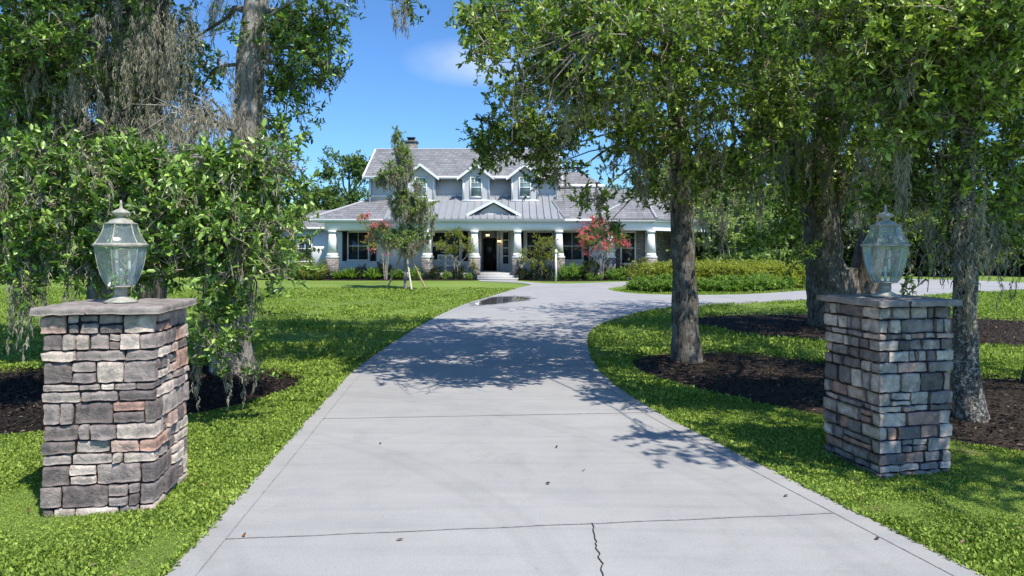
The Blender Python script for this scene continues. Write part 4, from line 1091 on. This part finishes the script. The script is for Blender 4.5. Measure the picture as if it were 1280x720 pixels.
bt = [ # px, Y, scale, proto, label
 (-20,52,1.0,0,'dense green tree at the far left edge of the picture'), (60,60,1.1,2,'mossy tree seen low behind the left pillar'), (130,56,.9,0,'green tree behind the left lantern'), (205,62,1.1,2,'mossy tree right of the left pillar in the distance'), (275,58,.9,1,'pale tree behind the grey left oak trunk'), (335,64,.95,0,'green tree left of the house wing'),
 (392,66,.80,3,'low pale tree above the left end of the house roof'), (436,70,1.08,0,'tallest dark tree beside the left gable'), (462,64,.72,2,'lower tree touching the left gable'), (404,78,.85,0,'distant tree peeking left of the tall dark one'),
 (765,68,.90,2,'tree behind the right hip roof'), (838,64,1.05,1,'pale tree rising behind the right porch end'), (884,52,.92,1,'pale mossy tree right of the slender oak trunk'), (922,48,.8,3,'light green low tree above the hedge'), (962,56,.95,0,'darker tree above the right end of the hedge'), (1003,60,.9,1,'pale tree left of the double oak trunk'), (905,66,1.1,0,'tall dark tree far behind the hedge'),
 (1050,58,.9,2,'mossy tree far behind the double oak'), (1100,62,.85,0,'green tree behind the right lantern'), (1150,58,.9,2,'mossy tree far behind the right pillar'), (1196,64,.9,0,'green tree behind the speckled trunk'), (1240,58,.85,3,'pale tree beyond the bright lawn on the right'), (1290,62,1.0,2,'mossy tree at the far right edge'), (1340,56,1.0,0,'green tree past the right edge'),
 (700,90,.9,0,'distant tree behind the upper roof'), (1010,80,1.1,0,'dark tree deep behind the hedge'), (1130,84,1.1,2,'mossy tree deep behind the right lantern'), (300,84,1.1,0,'dark tree deep behind the left oaks'), (90,84,1.2,2,'mossy tree deep behind the left lantern')]
cnt = {}
for i, (px, Y, s, k, lab) in enumerate(bt):
    p = protos[k]; o = p if k not in cnt else copy_tree(p); cnt[k] = 1
    o.location = (wx(px,Y), Y, 0); o.scale = (s*1.1, s*1.1, s); o.rotation_euler = (0,0,i*1.7); o['label'] = lab
# dark understorey hedges at the far edge of the lawn
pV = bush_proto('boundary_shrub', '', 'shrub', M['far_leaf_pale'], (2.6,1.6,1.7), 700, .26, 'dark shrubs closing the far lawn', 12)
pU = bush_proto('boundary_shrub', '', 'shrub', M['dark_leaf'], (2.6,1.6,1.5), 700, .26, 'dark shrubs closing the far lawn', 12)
us = [(-60,50),(10,52),(75,50),(140,54),(200,52),(260,50),(318,54),(872,52),(905,53),(940,52),(1010,64),(1060,52),(1105,50),(1145,51),(1180,50),(1215,51),(1250,52),(1290,50),(1335,50)]
ul = ['at the far left edge','second from the left edge','behind the left pillar','behind the left lantern','right of the left pillar','behind the left oak','left of the house wing','right of the slender trunk','above the hedge','at the right end of the hedge','behind the pale side drive','behind the double oak','left of the right lantern','behind the right lantern','right of the right lantern','behind the speckled trunk','beyond the bright lawn','at the right edge','past the right edge']
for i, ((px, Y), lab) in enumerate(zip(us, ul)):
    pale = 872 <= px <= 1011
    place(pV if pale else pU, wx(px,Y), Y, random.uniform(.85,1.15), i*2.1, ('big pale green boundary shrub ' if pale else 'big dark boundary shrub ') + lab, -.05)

# ================================================================== FOREGROUND TREES
random.seed(5)
def B(px, py, Y, rx, ry, rz, n, fr=.8, br=.06): return (P(px,py,Y), (rx,ry,rz), n, fr, br)
def Wb(x, y, z, rx, ry, rz, n, fr=.9, br=.08): return ((x,y,z), (rx,ry,rz), n, fr, br)
def Ms(px, py, Y, L, sp=.06, n=45): return (P(px,py,Y), L, sp, n)

BARE = []
_r = P(752,30,8.15)
for (px_, py_) in [(610,150),(635,165),(650,135),(640,178),(660,180),(672,150),(690,120),(700,175),(712,165),(735,180),(760,175),(628,125)]:
    e_ = P(px_, py_, 8.15+random.uniform(-.5,.5)); mid = P(690+random.uniform(-45,50), 80+random.uniform(-30,30), 8.1+random.uniform(-.3,.3))
    for q_ in range(3):
        f_ = Vector(mid).lerp(Vector(e_), random.uniform(.3,.95)); BARE.append((bez(f_, f_+Vector((random.uniform(-.25,.25),random.uniform(-.2,.2),random.uniform(-.2,.05))), .2, 5, .15), [.006,.005,.004,.003,.002]))
    BARE.append(([((x_)[0]-3.08*0, x_[1], x_[2]) for x_ in (_r, mid, tuple(Vector(mid).lerp(Vector(e_),.5)+Vector((random.uniform(-.08,.08),random.uniform(-.1,.1),random.uniform(-.06,.08)))), e_)], [.012,.008,.005,.002]))
BARE.append(([(2.85,11.9,4.2), (2.2,10.2,4.9), _r], [.07,.045,.022]))
# slender oak beside the drive
T1 = (3.08,12.06,0)
tree('live_oak', 'slender straight oak with mossy leafy crown right beside the driveway', 'tree',
  [T1,(3.03,12.05,2.0),(2.95,12.0,3.9),(2.7,11.7,5.6),(2.3,11.3,8.2)], [.225,.20,.18,.14,.06],
  [B(622,14,9.2,.55,.7,.34,65,.62,.05), B(665,45,9.0,.85,.9,.55,150,.62,.06), B(745,50,8.6,.9,.9,.60,170,.62,.06), B(700,110,9.4,.55,.7,.35,70,.60,.04),
   B(800,70,8.6,.8,.9,.7,150,.64,.05), B(880,60,9.0,.9,.9,.8,170,.66,.06), B(955,60,9.2,.7,.8,.7,120,.66,.05), B(780,150,10.2,.9,.8,.65,150,.55,.05),
   B(860,170,10.6,.9,.8,.8,160,.52,.05), B(930,170,10.2,.7,.8,.7,110,.55,.05), B(700,165,11.5,.7,.8,.5,50,.50,.05), B(655,180,11.8,.50,.7,.36,66,.48,.05), B(715,215,11.8,.40,.6,.30,18,.48,.04),
   B(742,258,11.8,.32,.5,.36,26,.46,.03), B(752,292,11.8,.22,.35,.28,16,.46,.02), B(795,215,11.6,.5,.6,.5,60,.48,.04), B(832,238,11.8,.5,.6,.45,65,.47,.04), B(905,225,11.0,.6,.6,.5,75,.5,.04),
   B(668,226,12.0,.26,.5,.20,17,.46,.02), B(618,180,12.0,.42,.5,.40,95,.48,.03), B(690,190,12.0,.42,.5,.34,40,.48,.03), B(655,130,10.4,.5,.6,.4,75,.55,.03), B(980,130,9.6,.45,.6,.6,60,.6,.04),
   Wb(1.4,10.2,6.6,1.7,1.6,.8,270), Wb(3.2,11.0,7.0,2.0,1.8,1.0,320), Wb(0.9,11.9,7.4,1.9,1.8,.9,300), Wb(3.6,13.2,6.8,2.0,1.9,1.1,280), Wb(2.3,11.2,8.6,2.2,2.2,1.1,330), Wb(0.6,13.4,6.8,1.6,1.6,.9,200), Wb(4.9,11.0,6.4,1.5,1.6,1.0,180), Wb(.3,9.4,8.2,1.7,1.1,.6,520), Wb(-.4,11.4,8.8,2.0,1.3,.7,800), Wb(-1.4,13.6,9.0,1.9,1.1,.7,650), Wb(1.2,14.6,8.4,1.8,.9,.6,380),
   Wb(3.5,5.0,4.6,.55,.45,.22,20,.6,.03)],
  M['bark'], M['oak_leaf'], .078, 20, 'oaks hung with moss', auto_moss=1.1, moss_len=.55, extra=BARE,
  moss=[Ms(862,225,11.6,1.0,.10,90), Ms(885,235,11.4,1.1,.08,90), Ms(905,250,11.2,.9,.08,70), Ms(846,215,11.7,.9,.1,80), Ms(700,205,11.6,.7,.05,50), Ms(748,235,11.6,.7,.05,45), Ms(775,150,11,.9,.09,70), Ms(800,170,11.4,1.0,.1,90), Ms(825,150,11,1.1,.12,90), Ms(930,190,10.6,1.1,.1,90), Ms(955,210,10.4,1.0,.1,80), Ms(890,150,10.2,1.1,.12,100), Ms(620,215,11.9,.3,.03,20)], sub=8)
# bare twigs in front of the crown belong to the same tree's low limb
# double oak on the far mulch bed
tree('live_oak', 'massive mossy double-trunked oak in the round mulch bed behind the right pillar', 'tree',
  [(8.35,17.6,0),(8.05,17.5,1.7),(7.7,17.3,3.3),(7.9,16.8,5.5),(8.3,16.5,8.5)], [.55,.46,.42,.32,.16],
  [B(1000,60,15,1.5,1.5,1.3,190,.75,.12), B(1060,110,14.5,1.4,1.4,1.2,190,.7,.12), B(1010,165,15.5,1.1,1.2,.9,130,.6,.1), B(1090,40,13,1.3,1.4,1.1,180,.75,.1), B(1130,130,14,1.2,1.3,1.1,150,.6,.1), B(985,265,16.5,.7,.8,.55,75,.45,.06), B(965,300,16.5,.5,.6,.45,45,.42,.05), B(1000,322,16.3,.4,.5,.35,30,.42,.04), B(1140,215,15,1.0,1.2,.8,110,.5,.08), B(1085,210,16.5,.9,1.1,.8,90,.5,.08), B(940,120,16,1.0,1.2,1.0,110,.6,.08), B(940,215,17,.8,1.0,.6,80,.5,.06), B(990,210,17,.8,1.0,.6,70,.5,.06),B(1150,290,16,.9,.9,.6,80,.5,.06),
   Wb(8,15.5,9.0,3.2,2.8,1.4,380), Wb(10.8,16.5,8.5,2.8,2.6,1.5,330), Wb(6.8,18.5,8.8,2.6,2.6,1.4,300), Wb(9.5,19.5,9.5,2.8,2.6,1.5,260), Wb(12.5,18,7.5,2.2,2.3,1.3,200)],
  M['bark'], M['oak_leaf'], .105, 18, 'oaks hung with moss', auto_moss=.8, moss_len=1.1, fine=False, mw=.0075,
  extra=[([(9.05,17.9,-.1),(9.25,17.8,1.6),(9.6,17.6,3.5),(10.2,17.3,6),(10.8,17,8.4)], [.48,.38,.30,.2,.08]), ([(8.5,17.7,-.1),(8.75,17.8,.5),(8.9,17.9,1.5)], [.62,.42,.3]), ([(7.72,17.3,3.2),(7.0,17.0,5.0),(6.2,16.6,7.4)], [.3,.22,.1]), ([(7.9,17.35,2.9),(8.6,17.2,4.4),(9.4,16.8,6.6)], [.3,.22,.1])],
  moss=[Ms(random.uniform(950,1030),random.uniform(60,200),random.uniform(15,17),random.uniform(.7,1.7),.16,55) for _ in range(46)] + [Ms(random.uniform(1060,1150),random.uniform(90,250),random.uniform(14.5,16.5),random.uniform(.6,1.5),.16,55) for _ in range(40)], sub=7)
# small pale-speckled trunk behind the right pillar
tree('live_oak', 'pale-speckled slim oak right behind the right stone pillar', 'tree',
  [(5.36,7.95,0),(5.28,7.95,1.2),(5.22,7.95,2.4),(5.3,7.9,3.8),(5.4,7.8,5.4)], [.15,.125,.12,.11,.05],
  [B(1180,260,8.2,.45,.5,.4,70,.45,.03), B(1235,250,8.4,.5,.5,.5,85,.48,.03), B(1160,190,8.0,.55,.6,.5,110,.55,.04), B(1225,170,8.0,.55,.6,.55,120,.55,.04), B(1270,210,8.4,.4,.5,.5,70,.5,.03), B(1130,120,7.4,.6,.6,.5,125,.65,.04), B(1200,90,7.4,.65,.6,.55,135,.65,.04), B(1260,100,7.8,.55,.6,.55,110,.65,.04), B(1080,70,7.2,.6,.6,.45,115,.7,.04), B(1150,30,7.0,.7,.6,.5,140,.7,.04), B(1230,25,7.2,.7,.6,.5,135,.7,.04), B(1040,25,7.2,.55,.6,.4,100,.7,.04), B(1120,250,8.3,.4,.5,.35,45,.45,.03), B(1200,310,8.2,.35,.35,.3,40,.42,.02), B(1260,300,8.5,.4,.4,.3,40,.42,.02), B(1130,356,7.9,.10,.10,.06,2,.40,.008), B(1152,356,7.9,.10,.10,.06,2,.40,.008),
   Wb(5.3,4.5,5.2,1.3,1.1,.5,230), Wb(6.3,3.7,5.4,1.3,1.2,.5,240), Wb(6.7,5.6,5.6,1.6,1.4,.7,230), Wb(5.4,7.2,5.9,1.6,1.5,.7,230), Wb(7.6,7.4,5.6,1.8,1.7,.9,250), Wb(3.9,7.6,5.6,.9,1.0,.5,70), Wb(7.0,9.6,6.2,1.9,1.8,.9,240)],
  M['bark_speckled'], M['oak_leaf'], .072, 20, 'oaks hung with moss', auto_moss=1.2, moss_len=.55,
  moss=[Ms(1205,250,7.9,1.0,.1,120), Ms(1220,270,7.8,.9,.09,110), Ms(1190,290,7.9,.9,.08,110), Ms(1160,270,8,.7,.08,80), Ms(1240,270,8.2,.8,.1,90), Ms(1208,330,7.75,.8,.05,80), Ms(1120,200,8.0,.9,.12,100)], sub=9)
# dark trunk cut by the right edge
tree('live_oak', 'dark oak trunk cut off by the right edge of the picture', 'tree',
  [(7.76,10.0,0),(7.8,10,2),(7.9,10.1,4),(8.0,10.3,7)], [.2,.17,.15,.07],
  [B(1270,150,9.6,.8,.9,.8,130,.7,.05), B(1262,270,10,.5,.6,.4,60,.5,.04), Wb(8.4,10.6,7,1.8,1.8,1.0,230), Wb(9.6,9,6,1.6,1.7,1.0,190)],
  M['bark'], M['oak_leaf'], .08, 18, 'oaks hung with moss', auto_moss=2.4, moss_len=.9, sub=8)

# grey leaning oak behind the low branches on the left
def rain(x0, x1, y0, y1, Ya, Yb, n, L, sp=.1, ns=70):
    return [Ms(random.uniform(x0,x1), random.uniform(y0,y1), random.uniform(Ya,Yb), L*random.uniform(.4,1.1), sp*1.2, ns*.5) for _ in range(int(n*1.8))]
BARE2 = []
_a = P(300,165,11.2)
for (px_, py_) in [(165,130),(172,168),(190,120),(205,175),(225,112),(250,195),(180,190),(240,130)]:
    e_ = P(px_, py_, 10.2+random.uniform(-.4,.5)); md = P(265+random.uniform(-15,10), 125+random.uniform(-5,35), 10.7)
    BARE2.append(([_a, md, tuple(Vector(md).lerp(Vector(e_),.5)+Vector((0,0,random.uniform(-.02,.12)))), e_], [.03,.02,.012,.004]))
tree('live_oak', 'pale grey leaning oak rising behind the bright low branches on the left', 'tree',
  [(-4.55,11.0,0),(-4.5,11.1,1.6),(-4.38,11.2,3.3),(-4.3,11.3,5.2),(-4.1,11.4,8.5)], [.27,.24,.235,.22,.10],
  [B(385,20,11.5,.8,.9,.55,120,.7,.06), B(400,70,11.4,.45,.6,.4,60,.62,.04), B(365,105,11.6,.55,.6,.45,60,.62,.04), B(340,150,11.2,.3,.35,.3,24,.5,.03), B(405,105,11.5,.25,.35,.28,20,.6,.03), B(380,145,11.5,.2,.3,.2,9,.6,.02), B(345,55,11.6,.55,.6,.5,65,.65,.05),
   B(230,60,13.5,1.1,.9,.8,90,.7,.06), B(235,130,13.5,.7,.7,.5,45,.6,.04), B(500,-8,9.6,.30,.3,.22,14,.66,.03),
   B(140.0,232.0,8.2,.45,.45,.28,61,.38,.03), B(200.0,225.0,8.2,.5,.45,.3,75,.38,.03), B(260.0,225.0,8.3,.5,.5,.32,82,.36,.03), B(320.0,235.0,8.4,.45,.45,.32,68,.36,.03), B(348.0,255.0,8.6,.34,.4,.28,39,.34,.025),
   B(180.0,275.0,8.0,.45,.45,.32,61,.36,.03), B(240.0,280.0,7.9,.5,.45,.34,75,.34,.03), B(300.0,285.0,8.2,.5,.45,.34,75,.33,.03), B(335.0,288.0,8.5,.3,.35,.3,36,.33,.02), B(250.0,330.0,8.2,.4,.4,.3,46,.30,.02), B(300.0,330.0,8.4,.35,.4,.3,34,.3,.02), B(345.0,330.0,8.8,.2,.3,.22,14,.3,.02),
   B(290.0,395.0,8.0,.42,.35,.2,43,.26,.02), B(262.0,425.0,7.8,.28,.28,.18,24,.24,.02), B(315.0,420.0,7.9,.22,.25,.16,15,.24,.02), B(300.0,455.0,7.8,.12,.14,.12,6,.22,.01), B(330.0,300.0,10.5,.6,.5,.5,36,.35,.03), B(375.0,300.0,11.5,.35,.4,.4,20,.35,.02),
   *[B(random.choice([120,165,215,255,290,330,350,362]) + random.uniform(-12,8), random.uniform(196,222), random.uniform(8,8.8), .14, .16, random.uniform(.12,.22), 7, .38, .015) for _ in range(13)],
   *[B(random.uniform(150,362), random.uniform(235,345), random.uniform(7.5,8.0), .16, .14, random.uniform(.1,.2), 7, .34, .012) for _ in range(22)],
   Wb(-4.2,11.4,9.4,2.4,2.2,1.2,330), Wb(-2.2,9.9,9.2,1.8,1.7,.9,240), Wb(-1.6,12.2,9.5,1.6,1.7,.9,170), Wb(-5.8,13,9,2.2,2.2,1.2,230), Wb(-3.4,15,9.6,2.2,2.0,1.1,190)],
  M['bark_grey'], M['young_leaf'], .080, 18, 'oaks hung with moss', auto_moss=.9, moss_len=.55, extra=BARE2,
  moss=rain(225,345,150,215,9.3,10.8,26,.75,.1,80) + rain(285,335,20,200,11.0,11.3,14,1.0,.08,90) + rain(340,425,40,110,11.4,11.8,9,.7,.05,40) + [Ms(492,4,9.6,.55,.03,50), Ms(506,2,9.6,.8,.03,45), Ms(500,2,9.6,1.0,.015,14)] + rain(265,310,300,360,10.6,10.9,14,.9,.1,110) + [Ms(248,440,7.8,.75,.02,36), Ms(283,450,7.9,.6,.025,36), Ms(305,450,7.9,.6,.025,36), Ms(262,400,7.9,.5,.05,40), Ms(192,290,7.9,.75,.02,30), Ms(322,445,7.9,.5,.02,24)] + rain(130,360,200,320,7.6,8.3,46,.5,.03,26), sub=10)
# bare weathered limb with moss above the low branches
# ---
tree('live_oak', 'huge dark oak curtained with moss at the upper left corner', 'tree',
  [(-7.6,13.5,0),(-7.55,13.4,2.5),(-7.4,13.3,4.6),(-7.2,13.2,6.8),(-7.0,13.0,9.5)], [.62,.52,.50,.40,.2],
  [B(30,30,11,.9,1.0,.8,130,.8,.1), B(110,20,11,.9,1.0,.7,130,.8,.1), B(60,100,11.2,.8,.9,.7,105,.7,.08), B(130,110,11.4,.6,.8,.6,70,.65,.06), B(20,150,11,.6,.8,.5,75,.6,.06), B(90,165,11.4,.6,.7,.4,50,.6,.05), B(190,30,12.4,.7,.8,.6,65,.75,.06), B(10,90,10.4,.6,.7,.6,85,.7,.06), B(70,60,10.0,.6,.6,.5,75,.7,.05),
   B(15.0,235.0,8.4,.45,.45,.3,54,.4,.03), B(75.0,225.0,8.3,.5,.45,.32,75,.4,.03), B(30.0,280.0,8.2,.5,.45,.34,75,.38,.03), B(100.0,270.0,8.1,.45,.45,.34,68,.38,.03), B(10.0,325.0,8.2,.4,.4,.28,46,.36,.03), B(70.0,325.0,8.1,.45,.4,.28,54,.36,.03), B(130.0,320.0,8.1,.4,.4,.3,46,.36,.03), B(190.0,335.0,8.2,.35,.4,.25,32,.36,.02), B(30.0,358.0,8.2,.3,.3,.2,18,.35,.02), B(-40.0,270.0,8.4,.5,.5,.5,72,.4,.03),
   *[B(random.uniform(-10,150), random.uniform(190,225), random.uniform(8,8.6), .15, .16, random.uniform(.1,.22), 7, .4, .015) for _ in range(11)],
   Wb(-7.5,12,9.0,2.6,2.4,1.5,340), Wb(-6.0,9.2,8.6,2.3,1.9,1.0,330), Wb(-7.9,8.0,7.4,1.9,1.5,.8,210), B(60,0,13.5,2.0,1.2,1.4,200,.8,.1), B(40,110,13.8,1.8,1.1,1.0,160,.7,.1), B(180,90,14.2,1.3,1.0,1.4,150,.7,.08), B(60,190,13.5,1.8,1.0,.9,130,.6,.08), Wb(-9.6,12.4,7.4,2.2,2.2,1.6,260), Wb(-6.2,10.4,7.6,1.8,1.6,.9,210), Wb(-9,9.4,6.6,1.8,1.5,1.1,190), Wb(-7.5,15.5,8.8,2.4,2.2,1.4,230)],
  M['bark'], M['young_leaf'], .080, 18, 'oaks hung with moss', auto_moss=2.2, moss_len=1.0,
  extra=[([(-7.5,13.3,3.6),(-6.6,12.6,5.2),(-5.9,11.6,6.6)], [.24,.18,.08]), ([(-7.5,13.3,3.2),(-8.6,12.8,5.0),(-9.8,12.0,6.8)], [.26,.2,.1])],
  moss=rain(0,225,0,190,10.4,12.8,85,1.0,.18,120) + rain(170,290,125,200,9.9,10.6,24,.5,.1,80) + rain(0,150,195,330,7.7,8.5,34,.5,.035,28) + [Ms(20,355,8.1,.6,.03,40), Ms(52,345,8.1,.4,.03,30), Ms(40,190,9,.7,.1,70), Ms(160,175,12,1.0,.15,100)], sub=10)

# ================================================================== LITTER ON THE DRIVE
def litter(px, py, s, m, label, name='fallen_leaf', group=None):
    x, y = G(px, py); mb = MB()
    d = rand_unit(1); d[:,2] = .05; d /= np.linalg.norm(d)
    add_leaves(mb, np.array([[0,0,.004]]), d, np.array([s]), .5, 0, True)
    o = mb.build(name, m, None); o.location = (x, y, .042); tag(o, label, 'leaf', group)
litter(306,679,.07,M['dry_leaf'],'curled brown leaf on the cross joint at the bottom left of the driveway'); litter(505,682,.055,M['dry_leaf'],'orange-brown leaf low on the left half of the driveway')
for (px, py) in [(696,565),(728,595),(682,610),(986,626),(1095,682),(706,407),(475,560)]:
    litter(px, py, .05, M['dark_bit'], 'tiny dark dry leaf scattered on the pale concrete', 'fallen_leaf', 'dark leaf scraps on the driveway')

# ================================================================== LIGHT, SKY, CAMERA
EL, AZ = R(57), R(41)     # sun behind the camera, AZ to the right
sd = Vector((math.sin(AZ)*math.cos(EL), -math.cos(AZ)*math.cos(EL), math.sin(EL)))
sun = bpy.data.lights.new('sun', 'SUN'); sun.energy = 5.0; sun.angle = R(.5); sun.color = (1.0,.945,.85)
so = bpy.data.objects.new('sun', sun); col.objects.link(so); so.rotation_euler = sd.to_track_quat('Z', 'Y').to_euler(); so.location = (10,-10,20)
w = bpy.data.worlds.new('World'); sc.world = w; w.use_nodes = True; nt = w.node_tree
bg = nt.nodes['Background']; sky = nt.nodes.new('ShaderNodeTexSky'); sky.sky_type = 'NISHITA'; sky.sun_disc = False
sky.sun_elevation = EL; sky.sun_rotation = math.pi - AZ; sky.air_density = 1.0; sky.dust_density = 0.3; sky.ozone_density = 2.5
tc = nt.nodes.new('ShaderNodeTexCoord')
# one thin wisp of cloud beyond the roof
vm = nt.nodes.new('ShaderNodeVectorMath'); vm.operation = 'SUBTRACT'; nt.links.new(tc.outputs['Generated'], vm.inputs[0])
cd = Vector((P(597,78,10)[0], 10, P(597,78,10)[2]-CAMH)).normalized(); vm.inputs[1].default_value = cd
mp = nt.nodes.new('ShaderNodeMapping'); mp.inputs['Scale'].default_value = (9.0, 9.0, 28.0); nt.links.new(vm.outputs[0], mp.inputs['Vector'])
ln = nt.nodes.new('ShaderNodeVectorMath'); ln.operation = 'LENGTH'; nt.links.new(mp.outputs[0], ln.inputs[0])
f1 = math_n(nt, 'SUBTRACT', 1.0, ln.outputs['Value']); f1 = math_n(nt, 'MAXIMUM', f1, 0.0)
nz = noise_tex(nt, 14, 6, .6, tc.outputs['Generated'])
f2 = math_n(nt, 'MULTIPLY', math_n(nt, 'MULTIPLY', f1, nz), 1.1)
cc = mixc(nt, math_n(nt, 'MINIMUM', f2, .8), sky.outputs[0], (7.5,8.0,8.8))
cc = mixc(nt, 1.0, sky.outputs[0], (0.58,0.90,1.25), 'MULTIPLY'); cc = mixc(nt, math_n(nt, 'MINIMUM', f2, .8), cc, (6.0,6.6,7.4)); nt.links.new(cc, bg.inputs['Color']); bg.inputs['Strength'].default_value = 0.13

cam = bpy.data.cameras.new('camera'); co = bpy.data.objects.new('camera', cam); col.objects.link(co)
co.location = (0,0,CAMH); co.rotation_euler = (R(90),0,0)
cam.sensor_width = 36; cam.lens = F/1280*36; cam.shift_y = -50/1280; cam.clip_start = .05; cam.clip_end = 3000
sc.camera = co
sc.view_settings.view_transform = 'Standard'; sc.view_settings.look = 'None'; sc.view_settings.exposure = 0.28; sc.view_settings.gamma = 1.0; sc.view_settings.use_curve_mapping = False
cy = sc.cycles; cy.max_bounces = 6; cy.diffuse_bounces = 2; cy.glossy_bounces = 3; cy.transmission_bounces = 5; cy.transparent_max_bounces = 8
cy.use_denoising = True; cy.sample_clamp_indirect = 6.0; cy.caustics_reflective = False; cy.caustics_refractive = False
